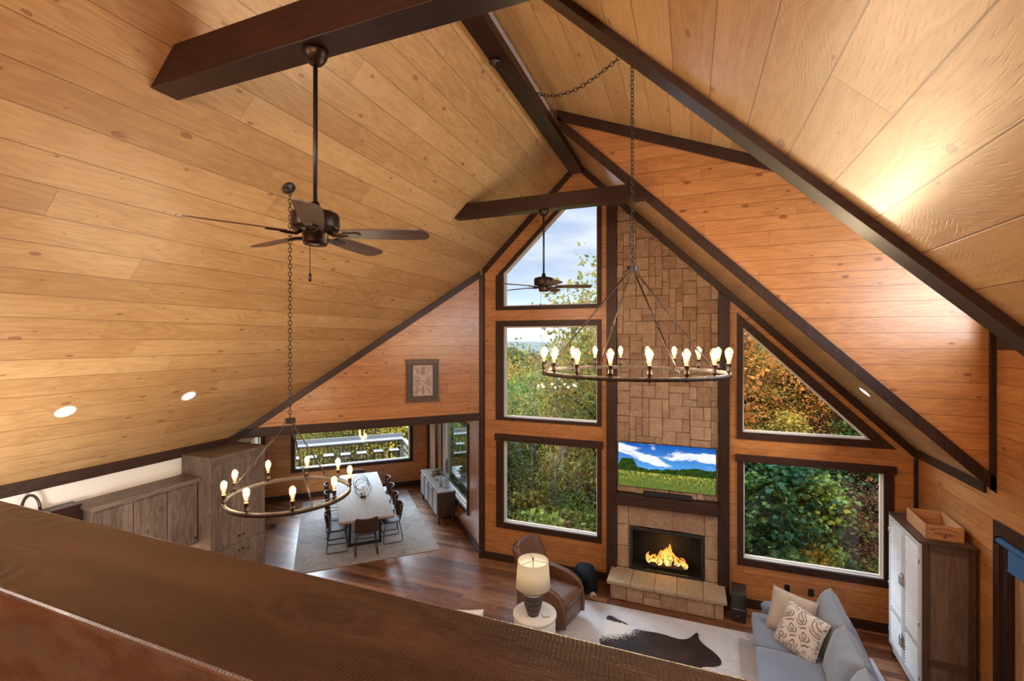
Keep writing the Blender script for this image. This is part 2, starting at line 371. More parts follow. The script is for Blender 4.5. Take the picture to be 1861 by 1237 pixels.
# ------------------------------------------------------------------ layout constants
PI = math.pi; R = math.radians
GY = 8.457; XL = -7.05; XR = 3.13; RX = -1.97; RZ = 7.75; SL = .975
P0 = (-3.92, 8.457); NA = R(43.5)
def lroof(x): return RZ+SL*(x-RX)
def rroof(x): return RZ-SL*(x-RX)
def dormer(x): return 7.83-.40*(x+1.85)
CHK = 6.62; NEARY = 2.77
def nk(x, y):   # dining-nook frame -> world (x to the right along the window wall, y outwards)
    return (P0[0]+x*math.cos(NA)-y*math.sin(NA), P0[1]+x*math.sin(NA)+y*math.cos(NA))
def at(px, depth):   # ground point seen in column px at a given distance along the view
    xc = (px-930.5)/FPX; return (-math.sin(YAW)*depth+xc*depth*math.cos(YAW), math.cos(YAW)*depth+xc*depth*math.sin(YAW))

def struct(o): o['kind'] = 'structure'; return o

def wall(name, outer, holes, mat, loc, rotz, th=.16, grain=(1,0,0)):
    loops = [[Vector((x, 0, z)) for x, z in outer]]+[[Vector((x, 0, z)) for x, z in h] for h in holes]
    flat = [p for lp in loops for p in lp]; n = len(flat)
    tris = tessellate_polygon([[Vector((p.x, p.z, 0)) for p in lp] for lp in loops])
    m = MB(); vs = [tuple(p) for p in flat]+[(p.x, th, p.z) for p in flat]
    fs = [tuple(t) for t in tris]+[tuple(i+n for i in t) for t in tris]
    o = 0
    for lp in loops:
        k = len(lp)
        fs += [(o+i, o+(i+1) % k, n+o+(i+1) % k, n+o+i) for i in range(k)]; o += k
    m.add(vs, fs)
    return struct(m.build(name, mat, grain=grain, loc=loc, rotz=rotz))

def window(num, glass, casing, loc, rotz, proud=.03, depth=.09, sill=True, fw=.03):
    """glass, casing: matching (x, z) polygons in the wall's own frame"""
    w = struct(thing('window_%d' % num, None, None, loc, rotz))
    cx = sum(p[0] for p in glass)/len(glass); cz = sum(p[1] for p in glass)/len(glass)
    def grow(poly, d):
        n = len(poly); out = []
        area = sum(poly[i][0]*poly[(i+1) % n][1]-poly[(i+1) % n][0]*poly[i][1] for i in range(n)); sg = 1 if area > 0 else -1
        for i in range(n):
            p0, p1, p2 = Vector(poly[i-1]), Vector(poly[i]), Vector(poly[(i+1) % n])
            d1 = (p1-p0).normalized(); d2 = (p2-p1).normalized()
            n1 = Vector((d1.y, -d1.x))*sg; n2 = Vector((d2.y, -d2.x))*sg
            b = (n1+n2).normalized(); k = d/max(.3, b.dot(n1)); out.append(tuple(p1+b*k))
        return out
    opening = grow(glass, fw)
    MB().ring(casing, grow(opening, -.004), -proud, .0).build('window_trim', M['trim'], w, bevel=.004)
    MB().ring(grow(opening, .001), grow(opening, -.012), .0, depth, 0).build('window_jamb', M['jamb'], w)
    MB().ring(grow(opening, -.010), glass, depth-.035, depth+.02).build('window_frame', M['vinyl'], w, bevel=.003)
    m = MB(); m.prism([(x, depth, z) for x, z in grow(glass, .01)], (0, .006, 0)); m.build('window_pane', M['glass'], w)
    if sill:
        x0 = min(p[0] for p in glass)-fw; x1 = max(p[0] for p in glass)+fw; z0 = min(p[1] for p in glass)-fw
        MB().box(x0, x1, .002, depth-.03, z0+.001, z0+.016).build('window_sill', M['jamb'], w, bevel=.003)
    return opening, w
def rect(x0, x1, z0, z1): return [(x0, z0), (x1, z0), (x1, z1), (x0, z1)]

# ------------------------------------------------------------------ structure
m = MB(); m.prism([(-7.6,-3.6,-.2),(3.4,-3.6,-.2),(3.4,8.6,-.2),(-3.95,8.62,-.2),(*nk(.1,5.35),-.2),(*nk(-4.6,5.35),-.2),(-7.6,5.2,-.2)], (0,0,.2))
struct(m.build('floor', M['floor'], grain=(1,0,0)))
def roof(name, plan, zf, mat, th=.22):
    m = MB(); m.prism([(x, y, zf(x)) for x, y in plan], (0, 0, th)); return struct(m.build(name, mat, grain=(0,1,0)))
roof('ceiling', [(RX,-3.6),(RX,9.1),(-3.98,9.1),(-7.35,5.73),(-7.35,-3.6)], lroof, M['ceil'])
roof('ceiling_right', [(RX,-3.6),(XR+.15,-3.6),(XR+.15,NEARY),(RX,NEARY)], rroof, M['ceil'])
roof('ceiling_gable', [(RX,CHK+.14),(XR+.5,CHK+.14),(XR+.5,9.1),(RX,9.1)], rroof, M['ceil'])
roof('ceiling_dormer', [(RX+.02,NEARY+.0),(XR+.4,NEARY+.0),(XR+.4,CHK+.14),(RX+.02,CHK+.14)], dormer, M['ceil'])
nz = 2.96
m = MB(); m.prism([(*nk(.04,.16),nz),(*nk(.04,5.3),nz),(*nk(-4.6,5.3),nz),(*nk(-4.6,.30),nz)], (0,0,.15)); struct(m.build('ceiling_nook', M['ceil'], grain=(1,1,0)))

# gable wall and its windows (local x = world X)
GL = (0, GY, 0)
g1 = [(-3.427,5.10),(-1.617,5.10),(-1.617,7.0),(-2.12,7.0),(-3.427,5.73)]
c1 = [(-3.62,5.0),(-1.51,5.0),(-1.51,7.09),(-2.17,7.09),(-3.62,5.68)]
o1, _ = window(1, g1, c1, GL, 0)
o2, _ = window(2, rect(-3.427,-1.617,2.905,4.65), rect(-3.62,-1.51,2.82,4.79), GL, 0)
o3, w3 = window(3, rect(-3.427,-1.617,.81,2.395), rect(-3.61,-1.51,.675,2.43), GL, 0)
o4, _ = window(4, [(.840,2.915),(2.495,2.915),(.840,4.565)], [(.728,2.775),(2.87,2.775),(.728,4.86)], GL, 0)
o5, w5 = window(5, rect(.851,2.695,.83,2.387), rect(.737,2.84,.69,2.42), GL, 0)
MB().box(-3.64,-1.485,-.04,-.001,2.41,2.545).build('window_head', M['trim'], w3, bevel=.004)
MB().box(.705,2.87,-.04,-.001,2.40,2.52).build('window_head', M['trim'], w5, bevel=.004)
gab = [(P0[0],-.1),(XR,-.1),(XR,rroof(XR)+.05),(RX,RZ+.05),(P0[0],lroof(P0[0])+.05)]
wall('wall_gable', gab, [o1,o2,o3,o4,o5,rect(-.996,.226,.336,1.088)], M['wall'], GL, 0)

# angled wall above the dining-nook opening (clock wall)
CL = 4.44
cw = [(-CL,2.84),(0,2.84),(0,lroof(P0[0])+.05),(-CL,lroof(P0[0]-CL*.7071)+.05)]
wall('wall_angled', cw, [], M['wall'], (P0[0],P0[1],0), R(45), th=.13)

# dining-nook walls
WB = 5.2
ob, wbk = window(6, rect(-3.70,-.60,.86,2.42), rect(-3.82,-.48,.74,2.55), (*nk(0,WB),0), NA)
wall('wall_nook_back', rect(-4.55,0,-.1,3.0), [ob], M['wall'], (*nk(0,WB),0), NA)
oc, _ = window(7, rect(-3.35,-1.06,.62,2.42), rect(-3.47,-.96,.50,2.54), (P0[0],P0[1],0), NA-PI/2, depth=.10)
wall('wall_nook_right', rect(-5.2,0,-.1,3.0), [oc], M['wall'], (P0[0],P0[1],0), NA-PI/2)
od, _ = window(8, rect(2.6,4.6,.9,2.42), rect(2.48,4.72,.78,2.54), (*nk(-4.5,0),0), NA+PI/2)
wall('wall_nook_left', rect(.0,5.36,-.1,3.0), [od], M['wall'], (*nk(-4.5,0),0), NA+PI/2)

# right wall with patio door and dormer window (local x = -Y)
oe = rect(-6.50,-4.65,.02,2.30)
ofw, _ = window(9, rect(-6.42,-3.2,4.46,5.55), rect(-6.54,-3.08,4.30,5.66), (XR,0,0), -PI/2)
rw = [(-GY,-.1),(3.5,-.1),(3.5,rroof(XR)+.05),(-NEARY,rroof(XR)+.05),(-NEARY,dormer(XR)+.05),(-CHK-.14,dormer(XR)+.05),(-CHK-.14,rroof(XR)+.05),(-GY,rroof(XR)+.05)]
wall('wall_right', rw, [oe,ofw], M['wall'], (XR,0,0), -PI/2)
# left wall (local x = Y), painted white
wall('wall_left', rect(-3.5,5.33,-.1,lroof(XL)+.05), [], M['drywall'], (XL,0,0), PI/2)
# rear gable wall behind the loft
wall('wall_rear', [(-XR,-.1),(-XL,-.1),(-XL,lroof(XL)+.05),(-RX,RZ+.05),(-XR,rroof(XR)+.05)], [], M['wall'], (0,-3.5,0), PI)
# dormer cheek walls
for nm, y in (('wall_cheek', CHK), ('wall_cheek_near', NEARY)):
    pts = [(RX+.12, dormer(RX+.12)+.03), (XR, dormer(XR)+.03), (XR, rroof(XR)-.02), (RX+.12, rroof(RX+.12)-.02)]
    m = MB(); m.prism([(x, y, z) for x, z in pts], (0, .14, 0)); struct(m.build(nm, M['wall'], grain=(1,0,0)))
# loft slab
m = MB(); m.box(XL,XR,-3.5,.50,2.72,2.95); struct(m.build('floor_loft', M['floor'], grain=(1,0,0)))

# trims
TN = [0]
def trim(mb, mat='trim', **k):
    TN[0] += 1; return struct(mb.build('trim_%d' % TN[0], M[mat], bevel=.003, **k))
def slope_trim(x0, x1, zf, lo, hi, y0, y1):
    m = MB(); m.prism([(x0,y0,zf(x0)+lo),(x1,y0,zf(x1)+lo),(x1,y0,zf(x1)+hi),(x0,y0,zf(x0)+hi)], (0,y1-y0,0)); return m
trim(slope_trim(P0[0], RX-.10, lroof, -.15, -.004, GY-.03, GY-.001))
trim(slope_trim(RX+.10, XR, rroof, -.15, -.004, GY-.03, GY-.001))
trim(slope_trim(RX+.13, XR-.002, rroof, -.055, .115, CHK-.035, CHK-.001))
trim(slope_trim(RX+.13, XR-.002, dormer, -.155, -.003, CHK-.035, CHK-.001))
trim(slope_trim(RX+.13, XR-.002, rroof, -.06, .03, NEARY-.012, NEARY+.15))
m = MB(); m.box(XR-.055,XR-.001,CHK-.035,CHK-.001,rroof(XR)-.02,dormer(XR)-.16); trim(m)
m = MB(); m.box(XR-.05,XR-.001,GY-.03,GY-.001,.14,rroof(XR)-.13); trim(m)
# corner post between clock wall and gable wall
m = MB(); m.prism([(-3.975,8.40,.0),(-3.90,8.425,.0),(-3.868,8.425,.0),(-3.868,8.456,.0),(-3.92,8.47,0),(-3.99,8.42,0)], (0,0,lroof(P0[0])-.13)); trim(m)
# clock wall trims: header and roof line (in the wall's own frame)
q = MB(); q.box(-CL,-.05,-.03,-.001,2.80,2.94); q.box(-CL,-.02,-.03,.15,2.785,2.80)
trim(q, loc=(P0[0],P0[1],0), rotz=R(45))
q = MB(); a0 = lroof(P0[0]); a1 = lroof(P0[0]-CL*.7071)
q.prism([(-CL,-.03,a1-.14),(-.05,-.03,a0-.04-.14),(-.05,-.03,a0-.04),(-CL,-.03,a1-.005)], (0,.029,0)); trim(q, loc=(P0[0],P0[1],0), rotz=R(45))
# eave trims
m = MB(); m.box(XL+.001,XL+.03,-3.4,5.30,lroof(XL)-.13,lroof(XL)+.012); trim(m)
m = MB(); m.prism([(XR-.03,CHK+.15,rroof(XR)-.10),(XR-.001,CHK+.15,rroof(XR)-.10),(XR-.001,CHK+.15,rroof(XR)-.005),(XR-.03,CHK+.15,rroof(XR)+.02)], (0,GY-.03-CHK-.15,0)); trim(m)
# nook corner trims
q = MB(); q.box(-.045,-.001,WB-.03,WB-.001,.13,2.95); q.box(-4.5,-4.46,WB-.03,WB-.001,.13,2.95); trim(q, loc=(P0[0],P0[1],0), rotz=NA)
# baseboards
def base(name, mb, **k): return struct(mb.build(name, M['trim'], bevel=.004, **k))
m = MB(); m.box(-3.86,-1.41,GY-.022,GY-.001,0,.15); m.box(.615,XR-.001,GY-.022,GY-.001,0,.15); base('baseboard_gable', m)
m = MB(); m.box(XR-.022,XR-.001,6.62,GY-.024,0,.15); base('baseboard_right', m)
q = MB(); q.box(-4.46,-.024,WB-.022,WB-.001,0,.15); base('baseboard_nook_back', q, loc=(P0[0],P0[1],0), rotz=NA)
q = MB(); q.box(-.022,-.001,.06,WB-.001,0,.15); base('baseboard_nook_right', q, loc=(P0[0],P0[1],0), rotz=NA)
#@@OBJECTS
# ------------------------------------------------------------------ beams and loft rail
def tie_beam(label, y0, y1, z, h, x0b, x1b):
    m = MB(); e = .004
    xl = lambda zz: RX-(RZ-zz)/SL+e; xr = lambda zz: RX+(RZ-zz)/SL-e
    pts = [(xl(z), y0, z), (xr(z), y0, z), (xr(z+h), y0, z+h), (xl(z+h), y0, z+h)]
    m.prism(pts, (0, y1-y0, 0)); o = m.build('tie_beam', M['beam'], grain=(1,0,0), bevel=.004)
    return tag(o, label, 'beam')
tie_beam('dark stained tie beam carrying the large nearby ceiling fan', 2.10, 2.29, 6.19, .25, 0, 0)
tie_beam('dark tie beam crossing in front of the uppermost gable window', 6.36, 6.53, 6.31, .21, 0, 0)
m = MB(); m.box(RX-.115, RX+.115, -3.3, GY-.035, 7.517, RZ-.12)
m.box(RX-.05, RX+.05, -3.3, GY-.035, RZ-.121, RZ-.05)
tag(m.build('ridge_beam', M['beam'], grain=(0,1,0), bevel=.004), 'long dark ridge beam running along the peak of the ceiling', 'beam')

rl = thing('loft_railing', 'broad rough-sawn dark brown loft railing across the foreground', 'railing', (0,.50,2.95))
m = MB(); nseg = 80; prof = [(-.11,.85),(.11,.85),(.11,1.05),(-.11,1.05)]
m.box(-6.9, 3.0, -.11, .11, .84, 1.05)
m.build('top_rail', M['rail'], rl, grain=(1,0,0), bevel=.007, seg=3)
for px_ in (-6.2, -3.0, 2.9): MB().box(px_-.06, px_+.06, -.06, .0, 0, .84).build('post', M['rail'], rl, bevel=.005)

# ------------------------------------------------------------------ fireplace
def stone_mat(name, stops, rough=.8):
    t = NT(name); rnd = t.n('NewGeometry').outputs['Random Per Island']; o = t.obj()
    big = t.noise(o, 11, 6, .68, .8); fine = t.noise(o, 60, 4, .65)
    f = t.m('ADD', t.m('MULTIPLY_ADD', rnd, .34, .12), t.m('MULTIPLY', t.m('SUBTRACT', big, .32), 1.25))
    c = t.ramp(f, stops); c = t.mix(t.m('MULTIPLY', t.step(fine, .45, .75), .35), c, (.10,.065,.045))
    h = t.m('ADD', t.m('MULTIPLY', big, .9), t.m('MULTIPLY', fine, .5))
    return t.bsdf(c, rough, 0, h, .55, .03)
M['stone'] = stone_mat('ledge_stone', [(.05,(.20,.12,.08)),(.35,(.32,.21,.145)),(.6,(.42,.30,.21)),(.85,(.50,.38,.27)),(1,(.40,.24,.12))])
M['hearth'] = stone_mat('hearth_slab_stone', [(.1,(.25,.18,.12)),(.5,(.37,.28,.19)),(.9,(.45,.36,.26))])
M['mortar'] = plain('mortar', (.30,.205,.14), .9, bumpscale=50)

def ashlar(mb, x0, x1, z0, z1, y, rng, cell=.11, holes=(), clip=None, depth=.035, gap=.0016, maxw=3, maxh=3):
    nx = max(1, round((x1-x0)/cell)); nzc = max(1, round((z1-z0)/cell)); cx = (x1-x0)/nx; cz = (z1-z0)/nzc
    used = [[False]*nx for _ in range(nzc)]
    for j in range(nzc):
        for i in range(nx):
            xc, zc = x0+(i+.5)*cx, z0+(j+.5)*cz
            if any(h[0] < xc < h[1] and h[2] < zc < h[3] for h in holes): used[j][i] = True
    for j in range(nzc):
        for i in range(nx):
            if used[j][i]: continue
            w = rng.choice([1,2,2,2,3][:maxw+2]); hh = rng.choice([1,2,2,2,3][:maxh+2])
            if w*hh > 6: hh = 2
            while w > 1 and (i+w > nx or any(used[j][i+k] for k in range(w))): w -= 1
            while hh > 1 and (j+hh > nzc or any(used[j+q][i+k] for q in range(hh) for k in range(w))): hh -= 1
            for q in range(hh):
                for k in range(w): used[j+q][i+k] = True
            a, b, c, d = x0+i*cx+gap, x0+(i+w)*cx-gap, z0+j*cz+gap, z0+(j+hh)*cz-gap
            jit = lambda: rng.uniform(-.006, .006)
            pts = [(a+jit(), c+jit()), (b+jit(), c+jit()), (b+jit(), d+jit()), (a+jit(), d+jit())]
            if clip:
                pts = [(px_, min(pz_, clip(px_))) for px_, pz_ in pts]
                if max(p[1] for p in pts)-min(p[1] for p in pts) < .02 or pts[2][1] <= pts[1][1]+.005 or pts[3][1] <= pts[0][1]+.005: continue
            dep = depth+rng.uniform(-.007, .009)
            mx = sum(p[0] for p in pts)/4; mz = sum(p[1] for p in pts)/4
            ins = [(mx+(p[0]-mx)*.93, mz+(p[1]-mz)*.93) for p in pts]
            vs = [(p[0], y, p[1]) for p in pts]+[(p[0], y-dep*.72, p[1]) for p in pts]+[(p[0], y-dep-rng.uniform(0,.004), p[1]) for p in ins]
            fs = [(0,1,5,4),(1,2,6,5),(2,3,7,6),(3,0,4,7),(4,5,9,8),(5,6,10,9),(6,7,11,10),(7,4,8,11),(8,9,10,11),(3,2,1,0)]
            mb.add(vs, fs)
rng = random.Random(5)
fpl = thing('fireplace', 'tall tan stone fireplace chimney between two dark posts', 'fireplace', (-.4, GY, 0))
FX = lambda x: x+.4
fx0, fx1 = -1.228, .445
m = MB(); m.prism([(FX(fx0),-.02,1.09),(FX(fx1),-.02,1.09),(FX(fx1),-.02,rroof(fx1)-.16),(FX(fx0),-.02,rroof(fx0)-.16)], (0,.018,0))
m.box(FX(fx0),FX(-1.0),-.02,-.002,0,1.09); m.box(FX(.23),FX(fx1),-.02,-.002,0,1.09); m.box(FX(-1.0),FX(.23),-.02,-.002,0,.33)
m.build('mortar_bed', M['mortar'], fpl)
m = MB(); ashlar(m, FX(fx0), FX(fx1), 1.69, 7.0, -.02, rng, .112, clip=lambda x: rroof(x-.4)-.16); m.build('chimney_stone', M['stone'], fpl)
m = MB(); ashlar(m, FX(fx0), FX(fx1), .33, 1.475, -.02, rng, .20, holes=[(FX(-1.0),FX(.23),.33,1.09)], maxw=1, maxh=2, gap=.003)
ashlar(m, FX(-1.0), FX(.23), 1.10, 1.475, -.02, rng, .25, maxw=1, maxh=2, gap=.003); m.build('surround_stone', M['stone'], fpl)
m = MB(); m.box(FX(-1.22), FX(.45), -.52, -.06, 0, .262); m.build('hearth_core', M['mortar'], fpl)
m = MB(); ashlar(m, FX(-1.27), FX(.50), .0, .27, -.52, rng, .135, depth=.03)
mm = MB(); ashlar(mm, 0, .42, 0, .27, 0, rng, .135, depth=.03)
m.add([(FX(.47)-v[1], -.50+v[0]-.0, v[2]) for v in mm.v], mm.f); m.add([(FX(-1.24)+v[1], -.06-v[0], v[2]) for v in mm.v], mm.f)
m.build('hearth_stone', M['stone'], fpl)
m = MB(); xs = [-1.32, -.93, -.55, -.2, .2, .545]
for i in range(5): m.box(FX(xs[i]+.002), FX(xs[i+1]-.002), -.615, -.045, .27, .332)
m.build('hearth_slab', M['hearth'], fpl, bevel=.012)
for x0, x1 in ((-1.405,-1.229), (.446,.612)):
    m = MB(); m.prism([(x0,GY-.115,0),(x1,GY-.115,0),(x1,GY-.115,rroof(x1)-.17),(x0,GY-.115,rroof(x0)-.17)], (0,.112,0)); trim(m)
MB().box(FX(-1.226), FX(.443), -.21, -.022, 1.49, 1.685).build('mantel', M['trim'], fpl, bevel=.006)
# firebox
fb = MB().ring(rect(-.61,.61,0,.755), rect(-.565,.565,.035,.705), -.05, -.0).build('firebox', M['black'], fpl, bevel=.004, loc=(.015, -.03, .335))
m = MB(); w2 = .61; hh = .755
m.box(-w2, w2, .36, .38, 0, hh); m.box(-w2, w2, -.02, .38, -.01, .006); m.box(-w2, w2, -.0, .38, hh-.02, hh); m.box(-w2, -w2+.012, 0, .38, 0, hh); m.box(w2-.012, w2, 0, .38, 0, hh)
for k in range(24):
    x = -.57+k*.0496; m.box(x, x+.012, .35, .361, .02, hh-.03)
m.build('firebox_lining', plain('soot_black', (.012,.011,.010), .75, bumpscale=30), fb)
M['log'] = plain('charred_log', (.035,.02,.013), .9, bumpscale=25, bstr=.6, var=.6)
for p, q, r in (((-.34,.20,.09),(.30,.26,.10),.055), ((-.28,.10,.075),(.32,.13,.07),.05), ((-.2,.22,.19),(.05,.10,.16),.04), ((.30,.24,.19),(.06,.12,.16),.04), ((-.05,.15,.23),(.22,.25,.21),.033)):
    P = [Vector(p).lerp(Vector(q), k/6) for k in range(7)]
    MB().tube(P, [r*(1+.12*math.sin(k*2.3+p[0]*9)) for k in range(7)], 10).build('log', M['log'], fb)
m = MB(); m.box(-.38,.40,.06,.30,.02,.035)
for k in range(9): m.bar((-.36+k*.09,.05,.035), (-.36+k*.09,.3,.035), .012, .02)
m.build('grate', M['black'], fb)
def flame_mat():
    t = NT('gas_flame'); o = t.sep(t.n('TexCoord').outputs['Generated']); c = t.ramp(o[2], [(0,(1,.75,.25)),(.45,(1,.52,.10)),(1,(1,.22,.02))])
    e = t.n('Emission', {'Color': c, 'Strength': 1.7}); tr = t.n('BsdfTransparent', {})
    nz_ = t.noise(t.obj(), 26, 4, .65, .6); f = t.step(nz_, .42, .58)
    mx = t.n('MixShader', {0: f, 1: tr.outputs[0], 2: e.outputs[0]}); t.t.links.new(mx.outputs[0], t.out.inputs[0]); return t.mat
M['flame'] = flame_mat()
fr = random.Random(3)
for k, (x, y, h, w) in enumerate(((-.30,.14,.17,.05),(-.22,.17,.13,.06),(-.12,.12,.15,.06),(-.03,.16,.30,.07),(.03,.12,.38,.07),(.09,.17,.28,.07),(.17,.13,.20,.06),(.25,.17,.15,.06),(.31,.13,.11,.05),(-.08,.19,.22,.06))):
    m = MB(); P = []; n = 9; ph = fr.uniform(0, 6)
    for j in range(n):
        t_ = j/(n-1); P.append((x+.035*math.sin(t_*5+ph)*t_, y+.02*math.cos(t_*4+ph), .10+h*t_))
    m.tube(P, [max(.003, w*math.sin(math.pi*(.18+.82*(j/(n-1)))**.8)) for j in range(n)], 10); m.build('flame', M['flame'], fb)
light('fire_glow', 'POINT', (-.36, GY+.08, .66), 6, (1,.45,.12), radius=.12)

# television and soundbar
def tv_mat():
    t = NT('landscape_screen'); x = t.sep(t.obj()); u = t.m('DIVIDE', x[0], 1.60); v = t.m('DIVIDE', x[2], .77)   # -.5..+.5
    u = t.m('ADD', u, .5); v = t.m('ADD', v, .5)
    cl = t.noise(t.xyz(t.m('MULTIPLY', u, 3.6), t.m('MULTIPLY', v, 4.5), 2.2), 1, 7, .6, .5)
    diag = t.m('ABSOLUTE', t.m('SUBTRACT', v, t.m('MULTIPLY_ADD', u, -.62, .86)))
    diag2 = t.m('ABSOLUTE', t.m('SUBTRACT', v, t.m('MULTIPLY_ADD', u, .12, .68)))
    band = t.m('MAXIMUM', t.m('MULTIPLY', t.m('SUBTRACT', 1.0, t.step(diag, .02, .17)), t.m('SUBTRACT', 1.0, t.step(u, .42, .62))), t.m('MULTIPLY', t.m('SUBTRACT', 1.0, t.step(diag2, .03, .17)), t.step(u, .42, .62)))
    cf = t.step(t.m('ADD', cl, t.m('MULTIPLY', band, .28)), .60, .74)
    sky = t.ramp(v, [(.45,(.10,.36,.80)),(1,(.008,.10,.46))]); sky = t.mix(cf, sky, (.85,.88,.95))
    tn = t.noise(t.xyz(t.m('MULTIPLY', u, 26), t.m('MULTIPLY', v, 16), 0), 1, 4, .65)
    tl = t.m('SUBTRACT', 1.0, t.step(t.m('ABSOLUTE', t.m('SUBTRACT', u, .10)), .05, .16))
    hill = t.m('MULTIPLY_ADD', t.noise(t.xyz(t.m('MULTIPLY', u, 7), 0, 0), 1, 3), .16, .36)
    hill = t.m('MAXIMUM', t.m('ADD', hill, t.m('MULTIPLY', t.step(u, .45, .8), .09)), t.m('MULTIPLY_ADD', tl, .36, .28))
    tm = t.m('LESS_THAN', v, t.m('ADD', hill, t.m('MULTIPLY', t.m('SUBTRACT', tn, .5), .10)))
    c = t.mix(tm, sky, t.ramp(tn, [(.3,(.006,.016,.003)),(.7,(.045,.10,.016))]))
    gn = t.noise(t.xyz(t.m('MULTIPLY', u, 60), t.m('MULTIPLY', v, 14), 3), 1, 4, .7)
    gr = t.mix(t.m('MULTIPLY', t.step(gn, .5, .62), t.m('MULTIPLY', t.step(v, .1, .32), .8)), t.ramp(gn, [(.3,(.040,.080,.012)),(.7,(.22,.28,.055))]), (.72,.55,.08))
    c = t.mix(t.m('LESS_THAN', v, t.m('MULTIPLY_ADD', gn, .05, .33)), c, gr)
    e = t.n('Emission', {'Color': c, 'Strength': 1.0}); g = t.n('BsdfGlossy', {'Roughness': .1, 'Color': (.03,.03,.03)})
    ad = t.n('AddShader', {0: e.outputs[0], 1: g.outputs[0]}); t.t.links.new(ad.outputs[0], t.out.inputs[0]); return t.mat
tv = thing('television', 'wide flat television showing a meadow under blue sky', 'television', (-.394, GY-.085, 2.20))
MB().box(-.808,.808,-.012,.03,-.392,.392).build('casing', M['black'], tv, bevel=.004)
MB().box(-.80,.80,-.0165,-.0125,-.385,.385).build('screen', tv_mat(), tv)
MB().box(-.25,.25,.03,.06,-.2,.2).build('wall_mount', M['black'], tv)
m = MB(); m.box(-.80,.80,-.004,.10,0,.0)
sb = MB().box(-.40,.40,-.05,.05,.0,.075).build('soundbar', plain('black_fabric', (.008,.008,.009), .7, bumpscale=120), bevel=.012, loc=(-.36, GY-.125, 1.686))
tag(sb, 'slim black soundbar lying on the mantel below the television', 'soundbar')

# ------------------------------------------------------------------ ceiling fans
def fan(label, loc, drop, rot, blade_r=.70, lit=1):
    f = thing('ceiling_fan', label, 'ceiling fan', loc, rot)
    MB().lathe([(.075,0),(.075,-.02),(.066,-.045),(.045,-.075),(.022,-.09),(.0,-.09)], 28).build('canopy', M['bronze'], f)
    MB().tube([(0,0,-.085),(0,0,-drop+.12)], .0135, 12).build('downrod', M['black'], f)
    z = -drop
    MB().lathe([(.022,z+.16),(.03,z+.13),(.03,z+.105),(.10,z+.10),(.135,z+.088),(.142,z+.07),(.142,z+.0),(.135,z-.015),(.085,z-.025),(.075,z-.03),(.075,z-.085),(.066,z-.105),(.0,z-.107)], 36).build('motor', M['bronze'], f)
    for k in range(5):
        a = 2*PI*k/5; c, s = math.cos(a), math.sin(a); tw = R(-12)
        m = MB(); prof = [(.17,.052),(.25,.062),(.40,.069),(.55,.072),(.64,.070),(.675,.058),(.695,.035),(.70,.012)]
        prof = [(r_*blade_r/.70, w_) for r_, w_ in prof]; pts = []
        for r_, w_ in prof: pts.append((r_, -w_))
        for r_, w_ in reversed(prof): pts.append((r_, w_))
        def pl(r_, w_, dz): return Vector((r_*c - w_*math.cos(tw)*s, r_*s + w_*math.cos(tw)*c, z-.035+w_*math.sin(tw)+dz))
        n = len(pts); vs = [pl(r_, w_, -.004) for r_, w_ in pts]+[pl(r_, w_, .004) for r_, w_ in pts]
        m.add(vs, [tuple(range(n))[::-1], tuple(range(n, 2*n))]+[(i,(i+1) % n,n+(i+1) % n,n+i) for i in range(n)])
        b = m.build('blade', M['blade'], f, grain=(c, s, 0))
        m = MB(); m.tube([pl(.07,0,.02), pl(.11,0,-.012), pl(.16,0,-.012), pl(.20,0,-.006)], .010, 8)
        q = [(.15,-.022),(.26,-.030),(.28,0),(.26,.030),(.15,.022)]
        m.add([pl(r_, w_, -.012) for r_, w_ in q]+[pl(r_, w_, -.0045) for r_, w_ in q], [(4,3,2,1,0),(5,6,7,8,9)]+[(i,(i+1) % 5,5+(i+1) % 5,5+i) for i in range(5)])
        m.build('blade_bracket', M['bronze'], f)
    m = MB(); m.tube([(-.045,.03,z-.095),(-.045,.03,z-.27)], .0022, 6); m.lathe([(.002,z-.27),(.009,z-.285),(.011,z-.31),(.008,z-.325),(.0,z-.327)], 12, (-.045,.03,0)); m.build('pull_chain', M['black'], f)
    return f
M['blade'] = timber('walnut_fan_blade', (.075,.042,.034), (.12,.072,.058), (.165,.105,.085), rough=.34, knotp=0)
fan('large dark bronze ceiling fan hanging from the nearest tie beam', (-2.16, 2.205, 6.19), 1.095, YAW+R(2), .70)
fan('small looking dark ceiling fan silhouetted against the top gable window', (-2.00, 6.445, 6.31), 1.085, YAW+R(-5), .70)

